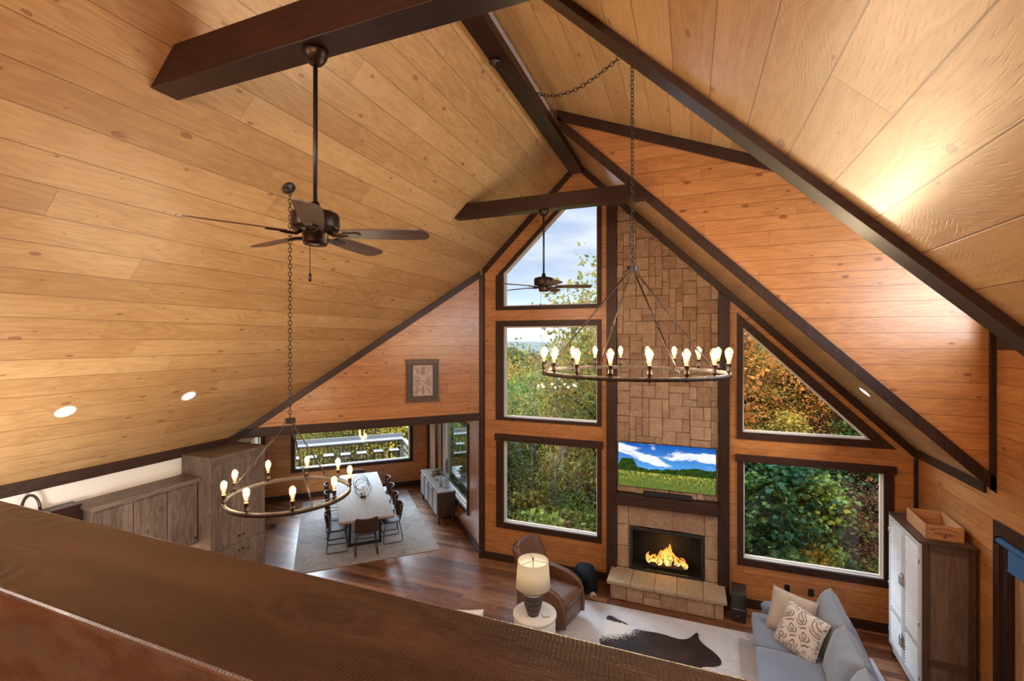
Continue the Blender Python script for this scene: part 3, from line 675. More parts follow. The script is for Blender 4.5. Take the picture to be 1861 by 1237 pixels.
# ------------------------------------------------------------------ chandeliers
def chain(mb, pts, link=.052, r=.0045, wd=.30):
    P = [Vector(p) for p in pts]; L = [0]
    for i in range(1, len(P)): L.append(L[-1]+(P[i]-P[i-1]).length)
    n = max(2, int(L[-1]/(link*.74)))
    def pa(d):
        for i in range(1, len(P)):
            if d <= L[i] or i == len(P)-1:
                return P[i-1].lerp(P[i], (d-L[i-1])/max(1e-9, L[i]-L[i-1]))
    for k in range(n):
        a = pa(L[-1]*k/n); b = pa(L[-1]*(k+1)/n); d = (b-a).normalized(); c = (a+b)/2
        x = d.orthogonal().normalized(); y = d.cross(x)
        if k % 2: x, y = y, x
        ring = [c+d*(link/2)*math.cos(t_)+x*(link*wd)*math.sin(t_) for t_ in [2*PI*q/10 for q in range(10)]]
        mb.tube(ring, r, 5, closed=True)
def chandelier(label, hub, ring_z, rad, nb, arm_angles, swag, canopy_at, canopy_n, ph=0, power=5):
    """hub: world point of the hub, ring below it; swag: world polyline of the chain"""
    c = thing('chandelier', label, 'chandelier', hub); H0 = Vector(hub); dz = ring_z-hub[2]
    prof = [(rad-.014, dz-.018),(rad+.014, dz-.018),(rad+.014, dz+.018),(rad-.014, dz+.018),(rad-.014, dz-.018)]
    MB().lathe(prof, 72, cap=False).build('ring', M['ringwood'], c, grain=(0,0,1))
    MB().lathe([(0,.03),(.052,.03),(.052,-.02),(0,-.02)], 24, smooth=False).build('hub', M['black'], c, bevel=.004)
    for a in arm_angles:
        m = MB(); e = Vector((rad*math.cos(a), rad*math.sin(a), dz+.02)); s0 = Vector((.04*math.cos(a), .04*math.sin(a), -.03)); d = e-s0
        chain(m, [s0+Vector((0,0,.01)), s0+d*.07], .05, .004)
        side = d.cross(Vector((0,0,1))).normalized()*.008
        m.tube([s0+d*.07, s0+d*.52], .008, 8); chain(m, [s0+d*.515, s0+d*.585], .05, .004); m.tube([s0+d*.58, s0+d*.94], .008, 8); chain(m, [s0+d*.935, e], .045, .004)
        m.build('arm', M['ringwood'], c)
    for k in range(nb):
        a = 2*PI*k/nb+ph; x, y = rad*math.cos(a), rad*math.sin(a)
        s = MB().lathe([(.0,dz-.026),(.008,dz-.026),(.008,dz+.03),(.022,dz+.034),(.022,dz+.045),(.017,dz+.05),(.019,dz+.10),(.021,dz+.104),(.019,dz+.11),(0,dz+.11)], 14, (x,y,0)).build('socket', M['bronze'], c)
        b = MB(); z0 = dz+.108
        b.lathe([(.013,z0),(.014,z0+.012),(.021,z0+.04),(.030,z0+.075),(.0325,z0+.095),(.029,z0+.115),(.018,z0+.130),(.008,z0+.136),(0,z0+.139)], 16, (x,y,0), mat=0)
        for q in range(6):
            t_ = 2*PI*q/6; b.tube([(x+.006*math.cos(t_), y+.006*math.sin(t_), z0+.02), (x+.012*math.cos(t_), y+.012*math.sin(t_), z0+.10)], .0022, 5, mat=1)
        b.build('bulb', [M['bulb'], M['filament']], s)
        light('bulb_light', 'POINT', (x, y, z0+.07), power, WARM, radius=.035, parent=c)
    m = MB(); chain(m, [Vector(p)-H0 for p in swag], .055, .0042); m.build('chain', M['black'], c)
    cn = Vector(canopy_n).normalized(); mt = Vector((0,0,1)).rotation_difference(cn).to_matrix()
    MB().lathe([(.065,0),(.065,.018),(.05,.028),(.02,.032),(.012,.05),(0,.05)], 24, Vector(canopy_at)-H0, mtx=mt).build('canopy', M['black'], c)
    return c
def pt(px, py, depth):
    x, y = at(px, depth); return Vector((x, y, CAMZ+(618.5-py)/FPX*depth))
yawv = YAW
# large 18-light ring over the living area; its chain swags from the ridge beam over a hook in the dormer ceiling
D1 = 4.45; hub1 = pt(1149, 489, D1); hx = hub1.x; hy = hub1.y; hook1 = Vector((hx, hy, dormer(hx)-.05))
cpy1 = Vector((-2.03, 4.70, 7.512)); sw = []
for k in range(13):
    t_ = k/12; p = cpy1.lerp(hook1, t_); p.z -= .50*math.sin(PI*t_)*(1-.3*t_)+0.0; sw.append(p)
sw[0].z -= .03
chandelier('large eighteen bulb ring chandelier hanging before the stone chimney', tuple(hub1), CAMZ-.0690*D1, .194*D1, 18, [YAW+R(a) for a in (-80,10,100,190)],
           sw+[hub1+Vector((0,0,.03))], cpy1, (0,0,-1), ph=YAW+R(4), power=13.0)
hk = MB(); hk.lathe([(.016,.0),(.016,-.01),(.006,-.014),(.006,-.03),(0,-.03)], 10, (hx,hy,dormer(hx)-.001)); hk.tube([(hx,hy,dormer(hx)-.03),(hx+.018,hy,dormer(hx)-.05),(hx,hy,dormer(hx)-.07),(hx-.016,hy,dormer(hx)-.055)], .004, 6)
tag(hk.build('swag_hook', M['black']), 'small black swag hook holding the big chandelier chain to the ceiling', 'hook')
D2 = 4.66; hub2 = pt(527, 765, D2); cp2 = Vector((-3.83, 3.497, lroof(-3.83)-.001)); top2 = Vector((hub2.x, hub2.y, lroof(hub2.x)-.06))
chandelier('smaller nine bulb ring chandelier hanging at left before the tall pantry', tuple(hub2), CAMZ-1.56, .573, 9, [YAW+R(a) for a in (-45,75,195)],
           [top2, hub2+Vector((0,0,.03))], (hub2.x-.02, hub2.y, lroof(hub2.x-.02)-.002), (SL,0,-1), ph=YAW+R(18), power=11)

# recessed lamps in the sloped ceiling
def downlight(label, x, y, zf, sl, lit):
    d = thing('recessed_light', label, 'recessed light', (x, y, zf(x)-.002), 0)
    mt = Vector((0,0,1)).rotation_difference(Vector((sl, 0, -1)).normalized()).to_matrix()
    MB().lathe([(.070,-.001),(.092,-.001),(.090,.006),(.070,.004),(.070,-.001)], 28, mtx=mt, cap=False).build('trim_ring', M['white'], d)
    MB().lathe([(.0,.0),(.071,.0),(.071,.003),(0,.003)], 28, mtx=mt).build('lens', M['can'], d)
    n = Vector((sl, 0, -1)).normalized()
    light('downlight_beam', 'SPOT', Vector((x,y,zf(x)))+n*.03, lit, (1,.9,.76), (n.to_track_quat('-Z','Y').to_euler()), spot=130, blend=.8, radius=.06)
downlight('lit recessed ceiling light nearest the left edge, above the kitchen cabinets', -6.176, 2.821, lroof, SL, 80)
downlight('lit recessed ceiling light right of its twin, nearer the pantry', -6.153, 4.089, lroof, SL, 80)
downlight('recessed light in the narrow strip of ceiling right of the chimney', 2.165, 7.356, rroof, -SL, 110)
# ------------------------------------------------------------------ dining nook
NR = NA
def nkz(x, y, z): a = nk(x, y); return (a[0], a[1], z)
def rug_mat(name, c1, c2, c3, sc=5):
    t = NT(name); o = t.obj(); a = t.noise(o, sc, 6, .7, 1.2); b = t.noise(o, sc*9, 3, .7)
    c = t.ramp(t.m('ADD', t.m('MULTIPLY', a, .75), t.m('MULTIPLY', b, .25)), [(.34, c2), (.47, c1), (.60, c3)])
    return t.bsdf(c, .95, 0, t.noise(o, 220, 2), .3, .004)
M['rugA'] = rug_mat('faded_rug', (.42,.40,.39), (.25,.25,.27), (.52,.50,.48))
M['rugB'] = rug_mat('pale_rug', (.48,.475,.50), (.42,.415,.44), (.54,.53,.56), 2)
rg = MB().box(-1.40,1.40,-2.1,2.1,0,.012).build('area_rug', M['rugA'], bevel=.004, loc=nkz(-2.12,2.78,.0), rotz=NR)
tag(rg, 'faded grey patterned area rug under the long dining table', 'rug')
t_ = NT('pale_tabletop'); o_ = t_.sep(t_.uv())
c_ = t_.noise(t_.xyz(t_.m('MULTIPLY', o_[0], 2), t_.m('MULTIPLY', o_[1], 30), 0), 1, 4, .6)
M['tabletop'] = t_.bsdf(t_.ramp(c_, [(.3,(.36,.34,.33)),(.7,(.50,.49,.49))]), .6, spec=.25)
M['tableedge'] = timber('oak_edge', (.16,.09,.05), (.25,.15,.085), (.33,.21,.125))
tb = thing('dining_table', 'long rectangular dining table with pale top on black metal frame legs', 'table', nkz(-2.16,2.66,.012), NR)
MB().box(-.545,.545,-1.70,1.70,.715,.752).build('tabletop', M['tabletop'], tb, grain=(0,1,0), bevel=.006)
MB().box(-.535,.535,-1.69,1.69,.69,.714).build('tabletop_edge', M['tableedge'], tb, grain=(0,1,0))
for y in (-1.15, 1.15):
    m = MB()
    for s_ in (-1, 1): m.bar((s_*.32,y,0), (s_*.30,y,.69), .05, .05, up=(0,1,0))
    m.bar((-.32,y,.025), (.32,y,.025), .05, .05); m.bar((-.30,y,.665), (.30,y,.665), .05, .05); m.build('leg', M['black'], tb)

def make_chair(label):
    c = thing('dining_chair', label, 'chair', group='chairs around the dining table')   # faces +y
    P = []
    for j, (w, y, z, cv) in enumerate([(.205,.22,.455,.0),(.215,.10,.447,.004),(.222,-.05,.443,.010),(.225,-.15,.455,.02),(.228,-.205,.50,.035),(.228,-.225,.58,.055),(.225,-.24,.67,.062),(.215,-.25,.745,.060),(.195,-.253,.775,.056)]):
        row = []
        for k in range(9):
            u = -1+2*k/8; zz = z+cv*.6*abs(u)**2.2*(1 if j < 4 else .0); yy = y+(cv*1.6*abs(u)**2.2 if j >= 4 else 0); row.append((w*u, yy, zz))
        P.append(row)
    MB().grid(P).build('seat_shell', M['dkleather'], c, sub=1, solid=.016)
    m = MB(); m.tube([P[4][0], P[6][0], P[7][0], P[8][0]]+[P[8][k] for k in range(1, 8)]+[P[8][8], P[7][8], P[6][8], P[4][8]], .011, 8); m.build('edge_piping', M['leather'], c)
    for s_ in (-1, 1):
        m = MB(); m.tube([(s_*.17,.15,.44),(s_*.20,.19,.25),(s_*.215,.205,.02),(s_*.215,.19,.009),(s_*.215,-.19,.009),(s_*.215,-.205,.02),(s_*.20,-.175,.25),(s_*.17,-.13,.44)], .009, 8); m.build('leg', M['black'], c)
    MB().tube([(-.205,.195,.21),(.205,.195,.21)], .008, 8).build('footrest', M['black'], c)
    for y_ in (-.14,.14): MB().bar((-.19,y_,.432), (.19,y_,.432), .02, .012).build('stretcher', M['black'], c)
    return c
ch0 = make_chair('dining chair with brown leather back at the near head of the dining table')
ch0.location = nkz(-2.17, 1.10, .013); ch0.rotation_euler = (0,0,NR)
dup(ch0, nkz(-2.13,4.40,.013), NR+PI, 'dining chair at the far head of the dining table below the long window')
for i, y in enumerate((1.52,2.22,2.92,3.62)):
    w_ = ('first', 'second', 'third', 'fourth')[i]
    dup(ch0, nkz(-1.60,y+.03,.013), NR+PI/2+R((3,-2,2,-3)[i]), '%s dining chair from the near end on the sideboard side of the table' % w_)
    dup(ch0, nkz(-2.72,y,.013), NR-PI/2+R((-3,2,-2,2)[i]), '%s dining chair from the near end on the pantry side of the table' % w_)

cp = thing('wire_centerpiece', 'black wire spiral centerpiece holding white candles on the dining table', 'centerpiece', nkz(-2.14,2.33,.764), NR)
m = MB(); m.box(-.06,.06,-.075,.075,0,.045); m.box(-.05,.05,.02,.09,.045,.10); m.build('base', M['black'], cp, bevel=.004)
for k in range(8):
    y = -.03+.10*k; r_ = .165+.01*math.sin(k); m = MB()
    m.tube([(r_*math.cos(a)+.02*math.sin(k*1.7), y+.05*math.sin(a), .175+r_*math.sin(a)*.98) for a in [2*PI*q/36 for q in range(36)]], .0042, 6, closed=True); m.build('wire_ring', M['black'], cp)
M['wax'] = plain('candle_wax', (.80,.76,.68), .5)
for y, h in ((-.035,.13),(.035,.20)):
    k_ = MB().lathe([(0,.045),(.032,.045),(.032,.045+h),(0,.045+h-.004)], 18, (0,y,.0)).build('candle', M['wax'], cp)

# sideboard with its ornaments
M['sbtop'] = timber('grey_oak_top', (.30,.27,.25), (.40,.37,.35), (.48,.45,.43), knotp=0, rough=.3)
M['sbbody'] = timber('dark_walnut_sideboard', (.028,.018,.013), (.05,.032,.024), (.075,.05,.036), knotp=0)
M['sbdoor'] = timber('whitewashed_door', (.34,.33,.33), (.44,.43,.43), (.52,.51,.51), knotp=0)
sbd = thing('sideboard', 'low sideboard with pale doors and tapered legs against the nook window wall', 'sideboard', nkz(-.265,2.90,0), NR)
MB().box(-.215,.215,-1.02,1.02,.20,.775).build('body', M['sbbody'], sbd, grain=(0,1,0), bevel=.004)
MB().box(-.225,.225,-1.035,1.035,.776,.805).build('top', M['sbtop'], sbd, grain=(0,1,0), bevel=.004)
for k in range(4):
    y = -1.0+k*.505; d_ = MB().box(-.235,-.2155,y+.05,y+.435,.235,.74).build('door', M['sbdoor'], sbd, grain=(0,0,1), bevel=.003)
    MB().box(-.2355,-.2151,y+.437,y+.475,.235,.74).build('door_gap', M['black'], sbd)
for x in (-.17,.17):
    for y in (-.93,.93):
        MB().lathe([(.0,0),(.016,0),(.03,.20),(0,.20)], 12, (x,y,0)).build('leg', M['sbbody'], sbd)
fl = thing('flower_bowl', 'bowl of green foliage and pink blooms on the sideboard', 'flower bowl', nkz(-.25,2.93,.806), NR)
MB().lathe([(0,0),(.07,0),(.12,.05),(.135,.09),(.128,.09),(.11,.05),(0,.02)], 24).build('bowl', M['white'], fl)
def leafmat(name, stops, tr=.35):
    t = NT(name); rnd = t.n('NewGeometry').outputs['Random Per Island']; c = t.ramp(rnd, stops)
    oc_ = t.n('ObjectInfo').outputs['Color']; c = t.mix(1.0, c, oc_, 'MULTIPLY')
    d = t.n('BsdfDiffuse', {'Color': c}); tl = t.n('BsdfTranslucent', {'Color': c}); g = t.n('BsdfGlossy', {'Roughness': .45, 'Color': (.5,.5,.5)})
    mx = t.n('MixShader', {0: tr, 1: d.outputs[0], 2: tl.outputs[0]}); m2 = t.n('MixShader', {0: .03, 1: mx.outputs[0], 2: g.outputs[0]})
    t.t.links.new(m2.outputs[0], t.out.inputs[0]); return t.mat
r9 = random.Random(9); m = MB()
for k in range(150):
    a = r9.uniform(0, 2*PI); e = r9.uniform(.1, 1.3); L_ = r9.uniform(.10,.19); d = Vector((math.cos(a)*math.cos(e), math.sin(a)*math.cos(e), math.sin(e)))
    c = Vector((0,0,.06))+d*L_; s_ = d.cross(Vector((0,0,1))).normalized()*.022; f_ = d*.045
    m.add([c-f_, c+s_, c+f_, c-s_], [(0,1,2,3)])
m.build('foliage', leafmat('bowl_leaves', [(0,(.03,.09,.02)),(.6,(.08,.20,.05)),(1,(.18,.30,.09))]), fl, recalc=False)
M['bloom'] = plain('pink_bloom', (.30,.12,.14), .8, bumpscale=80, bstr=.6, var=.4)
for x, y, z, r_ in ((-.07,-.05,.16,.055),(.02,.06,.19,.05),(.06,-.06,.17,.05),(-.04,.08,.14,.045)):
    MB().ball((x,y,z), r_, r_, r_*.8, 14, 8).build('bloom', M['bloom'], fl)
def clearglass():
    t = NT('clear_vase_glass'); tr = t.n('BsdfTransparent', {'Color': (.93,.96,.96)}); gl = t.n('BsdfGlossy', {'Roughness': .02})
    fr_ = t.n('LayerWeight', {'Blend': .3}); mx = t.n('MixShader', {0: t.m('MULTIPLY_ADD', fr_.outputs['Facing'], .7, .06), 1: tr.outputs[0], 2: gl.outputs[0]}); t.t.links.new(mx.outputs[0], t.out.inputs[0]); return t.mat
M['clear'] = clearglass()
vs_ = thing('vase', 'tall clear glass vase with a grey feathery plume on the sideboard end', 'vase', nkz(-.19,2.16,.806), NR)
MB().lathe([(0,.004),(.05,.004),(.052,.01),(.042,.16),(.045,.30),(.041,.30),(.038,.16),(.046,.02),(0,.015)], 22).build('glass', M['clear'], vs_)
m = MB(); m.tube([(0,0,.02),(.004,0,.22),(.0,.01,.45)], .004, 6); m.build('stem', plain('dry_stem', (.22,.17,.11), .8), vs_)
r9 = random.Random(4); m = MB()
for k in range(420):
    t_2 = r9.random(); a = r9.uniform(0, 2*PI); rr_ = .085*math.sin(PI*min(1, .12+t_2*.86))**.8; z = .34+.34*t_2
    p = Vector((0,.01,z)); q = p+Vector((math.cos(a)*rr_, math.sin(a)*rr_, .05)); s_ = (q-p).cross(Vector((0,0,1))).normalized()*.006
    m.add([p-s_, p+s_, q], [(0,1,2)])
m.build('plume', plain('grey_plume', (.34,.31,.30), .9), vs_, recalc=False)
gv = thing('glass_candle_holder', 'clear glass hurricane candle holder beside the plume vase on the sideboard', 'candle holder', nkz(-.31,2.30,.806), NR)
MB().lathe([(0,.004),(.045,.004),(.05,.02),(.05,.22),(.046,.22),(.046,.02),(0,.012)], 22).build('glass', M['clear'], gv)
MB().lathe([(0,.0125),(.034,.0125),(.034,.10),(0,.098)], 18).build('candle', M['wax'], gv)
# pleated cream curtain beside the nook window
m = MB(); P = []
for j in range(2):
    row = []
    for k in range(41):
        u = k/40; row.append((-.05-.028*math.sin(u*2*PI*7)-.01, 4.05+.55*u if j else 3.98+.62*u, .10 if j == 0 else 2.72))
    P.append(row)
m.grid(P); cu = m.build('curtain', rug_mat('cream_curtain', (.60,.50,.38), (.50,.41,.30), (.68,.58,.45), 30), solid=.004, loc=(P0[0],P0[1],0), rotz=NR)
tag(cu, 'cream curtain hanging in the nook corner beside the side window', 'curtain')
# pendant cluster
pn = thing('pendant_light', 'small cluster of lit glass jar bulbs hanging over the dining table', 'pendant light', nkz(-2.15,2.35,2.96), NR)
MB().lathe([(0,0),(.07,0),(.07,-.02),(0,-.025)], 20).build('canopy', M['black'], pn)
for k, (x, y, l_) in enumerate(((-.06,.0,.55),(.05,.05,.60),(.0,-.06,.72),(.06,-.04,.66),(-.05,.07,.64))):
    MB().tube([(x*.4,y*.4,-.02),(x,y,-l_)], .003, 6).build('cord', M['black'], pn)
    sk_ = MB().lathe([(0,-l_+.005),(.016,-l_),(.018,-l_-.05),(0,-l_-.052)], 12, (x,y,0)).build('socket', M['bronze'], pn)
    b = MB(); z0 = -l_-.05
    b.lathe([(.014,z0),(.022,z0-.03),(.034,z0-.075),(.035,z0-.095),(.027,z0-.12),(.012,z0-.135),(0,z0-.138)], 14, (x,y,0))
    for q in range(5):
        a = 2*PI*q/5; b.tube([(x+.006*math.cos(a),y+.006*math.sin(a),z0-.01),(x+.012*math.cos(a),y+.012*math.sin(a),z0-.10)], .0022, 5, mat=1)
    b.build('bulb', [M['bulb'], M['filament']], sk_)
light('pendant_glow', 'POINT', (0,0,-.85), 16, WARM, radius=.1, parent=pn)
# wall clock on the angled wall
ck = thing('wall_clock', 'rectangular wooden wall clock with roman numerals high on the angled wall', 'clock', (P0[0]-.915*1.4142*.7071*1.0, P0[1]-.915*1.0, 3.635), R(45))
ck.location = (-4.79, 7.587, 3.635)
M['clockwood'] = timber('barnwood_clock', (.06,.035,.024), (.12,.07,.045), (.18,.11,.075), knotp=.2)
MB().box(-.30,.30,-.045,-.004,-.38,.38).build('board', M['clockwood'], ck, bevel=.005)
for s_ in (-1, 1): MB().box(s_*.25-.055,s_*.25+.055,-.056,-.046,-.33,.33).build('side_panel', plain('dark_metal_panel', (.05,.05,.052), .5), ck, bevel=.003)
for z in (-.365,.365): MB().box(-.315,.315,-.062,-.046,z-.045,z+.045).build('batten', M['clockwood'], ck, bevel=.004)
fc = MB().box(-.188,.188,-.054,-.046,-.29,.29).build('face', plain('pale_clock_face', (.50,.38,.33), .6, var=.2), ck)
m = MB(); rom = ['XII','I','II','III','IIII','V','VI','VII','VIII','IX','X','XI']
for h_, txt in enumerate(rom):
    a = PI/2-2*PI*h_/12; d = Vector((math.cos(a), 0, math.sin(a))); tn = Vector((d.z, 0, -d.x))
    k_ = min(.172/max(1e-6, abs(d.x)), .272/max(1e-6, abs(d.z))); r1 = k_*.96; r0 = r1-(.10+.05*abs(d.z))
    wdt = {'I':.020,'V':.036,'X':.036}; tot = sum(wdt[q] for q in txt); x = -tot/2
    for q in txt:
        xc_ = x+wdt[q]/2; x += wdt[q]
        L0 = [((xc_, r0), (xc_, r1))] if q == 'I' else ([((xc_-.011, r1), (xc_, r0)), ((xc_+.011, r1), (xc_, r0))] if q == 'V' else [((xc_-.011, r1), (xc_+.011, r0)), ((xc_+.011, r1), (xc_-.011, r0))])
        for (ta, ra), (tb_, rb) in L0:
            m.bar(tn*ta+d*ra+Vector((0,-.0555,0)), tn*tb_+d*rb+Vector((0,-.0555,0)), .003, .010, up=(0,1,0))
m.build('numerals', M['black'], fc)
m = MB(); m.bar((0,-.058,0), (-.11,-.058,.004), .003, .010, up=(0,1,0)); m.bar((0,-.058,0), (.06,-.058,-.07), .003, .012, up=(0,1,0)); m.build('hands', M['black'], fc)
# floor register
vt = thing('floor_vent', 'small square floor register on the bare floor left of the dining rug', 'floor vent', (-6.62,6.28,0), NR)
vt.location = (*at(496, FPX*CAMZ/(956-618.5)), .0)
m = MB().ring(rect(-.07,.07,-.14,.14), rect(-.055,.055,-.12,.12), 0, .004); q = MB()
for v in m.v: q.v.append((v[0], v[2], v[1]))
q.f, q.m, q.sm = m.f, m.m, m.sm; q.build('frame', M['sbbody'], vt)
m = MB(); m.box(-.055,.055,-.12,.12,0,.001)
for k in range(9): m.box(-.055,.055,-.115+k*.027,-.103+k*.027,.001,.003)
m.build('louvers', M['black'], vt)

# ------------------------------------------------------------------ kitchen cabinets along the left wall
def shaker(mb, x0, x1, z0, z1, y, rail_=.075, t0=.012, t1=.020):   # door in local frame: front toward -y
    mb.ring(rect(x0,x1,z0,z1), rect(x0+rail_,x1-rail_,z0+rail_,z1-rail_), y-t1, y)
    mb.box(x0+rail_-.002, x1-rail_+.002, y-t1+t0, y, z0+rail_-.002, z1-rail_+.002)
M['knob'] = M['bronze']
# local frame: x along +Y(world), front toward +X(world)
pc = thing('pantry_cabinet', 'tall rough-sawn pantry cabinet standing at the end of the kitchen run', 'cabinet', (XL+.005, 4.575, 0), PI/2)
pw, pd, ph_ = .90, .63, 2.66
MB().box(0,pw,-pd,0,.10,ph_).build('carcass', M['cab'], pc, grain=(0,0,1), bevel=.003)
MB().box(.02,pw-.02,-pd+.06,0,0,.10).build('toe_kick', M['trim'], pc)
MB().box(-.012,pw+.02,-pd-.035,.0,ph_+.001,ph_+.05).build('crown', M['cab'], pc, grain=(1,0,0), bevel=.006)
for k, (z0, z1) in enumerate(((.12,1.32),(1.34,2.60))):
    for s_ in (0, 1):
        m = MB(); shaker(m, .025+s_*.428, .447+s_*.428, z0, z1, -pd, .065); d_ = m.build('door', M['cab'], pc, grain=(0,0,1), bevel=.002)
        xk = .447-.035 if s_ == 0 else .453+.035; zk = 1.22 if k == 0 else 1.44
        MB().lathe([(0,0),(.006,0),(.006,.015),(.014,.022),(.012,.03),(0,.032)], 12, (xk,-pd-.02,zk), mtx=Matrix.Rotation(PI/2,3,'X')).build('knob', M['bronze'], d_)
uc = thing('wall_cabinet', 'rough-sawn upper kitchen cabinets with dark top ledge left of the pantry', 'cabinet', (XL+.005, 3.30, 0), PI/2)
uw = 1.26
MB().box(0,uw,-.36,0,1.45,2.36).build('carcass', M['cab'], uc, grain=(0,0,1), bevel=.003)
MB().box(-.03,uw+.01,-.43,0,2.361,2.415).build('crown', M['cab'], uc, grain=(1,0,0), bevel=.006)
for k in range(3):
    m = MB(); shaker(m, .03+k*.41, .03+k*.41+.395, 1.48, 2.32, -.36, .065); d_ = m.build('door', M['cab'], uc, grain=(0,0,1), bevel=.002)
    MB().lathe([(0,0),(.006,0),(.006,.015),(.014,.022),(.012,.03),(0,.032)], 12, (.03+k*.41+.36,-.38,1.56), mtx=Matrix.Rotation(PI/2,3,'X')).build('knob', M['bronze'], d_)
hd = thing('range_hood_shelf', 'brown wooden shelf box on the white wall left of the upper cabinets', 'shelf', (XL+.005, 2.10, 0), PI/2)
MB().box(0,1.19,-.20,0,2.16,2.435).build('front_box', M['beam'], hd, grain=(1,0,0), bevel=.004)
bc = thing('base_cabinet', 'low kitchen base cabinets under the upper cabinets by the pantry', 'cabinet', (XL+.005, 1.2, 0), PI/2)
MB().box(0,3.36,-.60,0,.0,.88).build('carcass', M['cab'], bc, grain=(0,0,1), bevel=.003)
MB().box(-.02,3.36,-.64,0,.881,.92).build('countertop', plain('stone_counter', (.35,.33,.31), .3, var=.3), bc, bevel=.004)
light('cabinet_strip_light', 'AREA', (XL+.22, 3.9, 1.43), 8, (1,.72,.42), (0,0,0), .1, 1.1)
gs = thing('gooseneck_sconce', 'black curved gooseneck fixture in front of the white wall at far left', 'sconce', (XL+.002, 2.80, 2.455), 0)
MB().lathe([(0,0),(.05,0),(.05,.015),(0,.018)], 20, mtx=Matrix.Rotation(PI/2,3,'Y')).build('backplate', M['black'], gs)
P = [(.01,0,0)]+[(.15-.09*math.cos(a), -.05+.09*math.cos(a)*-.75+.0, .04+.16*math.sin(a)) for a in [PI*q/14 for q in range(15)]]+[(.24,.02,-.02)]
P = [(.012,0,0),(.05,0,.01)]+[(.06+.06-.06*math.cos(a), .11*(1-math.cos(a))/2*1.0, .03+.17*math.sin(a)) for a in [PI*q/14 for q in range(15)]]
MB().tube(P, .014, 10).build('arm', M['black'], gs)
MB().lathe([(.02,.05),(.03,.04),(.09,-.04),(.085,-.04),(.025,.03)], 20, (.18,.11,-.02)).build('shade', M['black'], gs)
#@@NEXT
# ------------------------------------------------------------------ living area
lr = MB().box(-2.42,2.35,3.6,7.70,0,.012).build('living_rug', M['rugB'], bevel=.004)
tag(lr, 'large pale cream area rug on the living floor before the hearth', 'rug')
# cowhide
hp = [(-1.205,6.98),(-1.24,7.10),(-1.215,7.22),(-1.235,7.34),(-1.17,7.385),(-1.05,7.31),(-.93,7.275),(-.80,7.17),(-.62,7.17),(-.40,7.20),(-.18,7.15),(-.05,7.18),(.04,7.31),(.085,7.41),(.125,7.40),(.115,7.27),(.20,7.14),(.33,7.03),(.405,6.90),(.40,6.80),(.30,6.72),(.15,6.68),(.10,6.55),(.14,6.40),(.05,6.33),(-.10,6.46),(-.35,6.44),(-.65,6.42),(-.90,6.50),(-1.06,6.36),(-1.18,6.40),(-1.16,6.58),(-1.25,6.72),(-1.215,6.86)]
def smooth_loop(P, it=2):
    for _ in range(it):
        Q = []
        for i in range(len(P)):
            a, b = P[i], P[(i+1) % len(P)]; Q += [(a[0]*.75+b[0]*.25, a[1]*.75+b[1]*.25), (a[0]*.25+b[0]*.75, a[1]*.25+b[1]*.75)]
        P = Q
    return P
def hide_mat():
    t = NT('brindle_cowhide'); o = t.sep(t.obj()); sp = t.noise(t.obj(), 55, 3, .7); b = t.noise(t.obj(), 4, 3)
    w = t.m('ADD', t.m('MULTIPLY', t.step(t.m('ADD', o[1], t.m('MULTIPLY', o[0], -.55)), -.02, .70), t.m('SUBTRACT', 1.0, t.step(t.m('ADD', o[0], t.m('MULTIPLY', o[1], .2)), -.60, .25))), 0)
    w = t.m('MULTIPLY', w, t.m('SUBTRACT', 1.0, t.step(o[1], .33, .45)))
    f = t.m('GREATER_THAN', t.m('MULTIPLY', w, 1.15), t.m('MULTIPLY_ADD', sp, 1.6, -.25))
    dk = t.ramp(t.m('ADD', t.m('MULTIPLY', b, .6), t.m('MULTIPLY', sp, .4)), [(.35,(.009,.005,.0045)),(.55,(.026,.014,.012)),(.75,(.06,.033,.027))])
    c = t.mix(f, dk, (.55,.52,.50)); return t.bsdf(c, .6, 0, t.noise(t.obj(), 130, 2), .4, .006, spec=.2)
m = MB(); lp = smooth_loop([(x+.45, y-6.85) for x, y in hp]); m.prism([(x, y, .0) for x, y in lp], (0,0,.010))
tag(m.build('cowhide_rug', hide_mat(), loc=(-.45,6.85,.0125)), 'brindled dark brown cowhide lying on the cream rug', 'cowhide')

# soft forms
def rbox(mb, x0, x1, y0, y1, z0, z1, r=.05, n=8, puff=0.0, mtx=None, mat=0):
    """rounded, slightly puffed block"""
    cx, cy, cz = (x0+x1)/2, (y0+y1)/2, (z0+z1)/2; hx, hy, hz = (x1-x0)/2, (y1-y0)/2, (z1-z0)/2
    bm = bmesh.new(); bmesh.ops.create_cube(bm, size=2); bmesh.ops.subdivide_edges(bm, edges=bm.edges[:], cuts=n, use_grid_fill=True)
    vs = []
    for v in bm.verts:
        p = v.co.copy(); q = Vector((p.x*hx, p.y*hy, p.z*hz)); rr_ = min(r, hx*.98, hy*.98, hz*.98)
        c = Vector((max(-hx+rr_, min(hx-rr_, q.x)), max(-hy+rr_, min(hy-rr_, q.y)), max(-hz+rr_, min(hz-rr_, q.z))))
        d = q-c
        if d.length > 1e-9: q = c+d.normalized()*rr_
        if puff:
            k = (1-p.x**2)*(1-p.y**2) if hz <= min(hx, hy) else ((1-p.y**2)*(1-p.z**2) if hx <= min(hy, hz) else (1-p.x**2)*(1-p.z**2)); k = max(0, k)**.6
            ax = 2 if hz <= min(hx, hy) else (0 if hx <= min(hy, hz) else 1)
            q[ax] += math.copysign(puff*k, p[ax]) if abs(p[ax]) > .2 else 0
        q = q+Vector((cx, cy, cz)); vs.append(mtx @ q if mtx else q)
    fs = [[v.index for v in f.verts] for f in bm.faces]; bm.free(); return mb.add(vs, fs, mat, True)
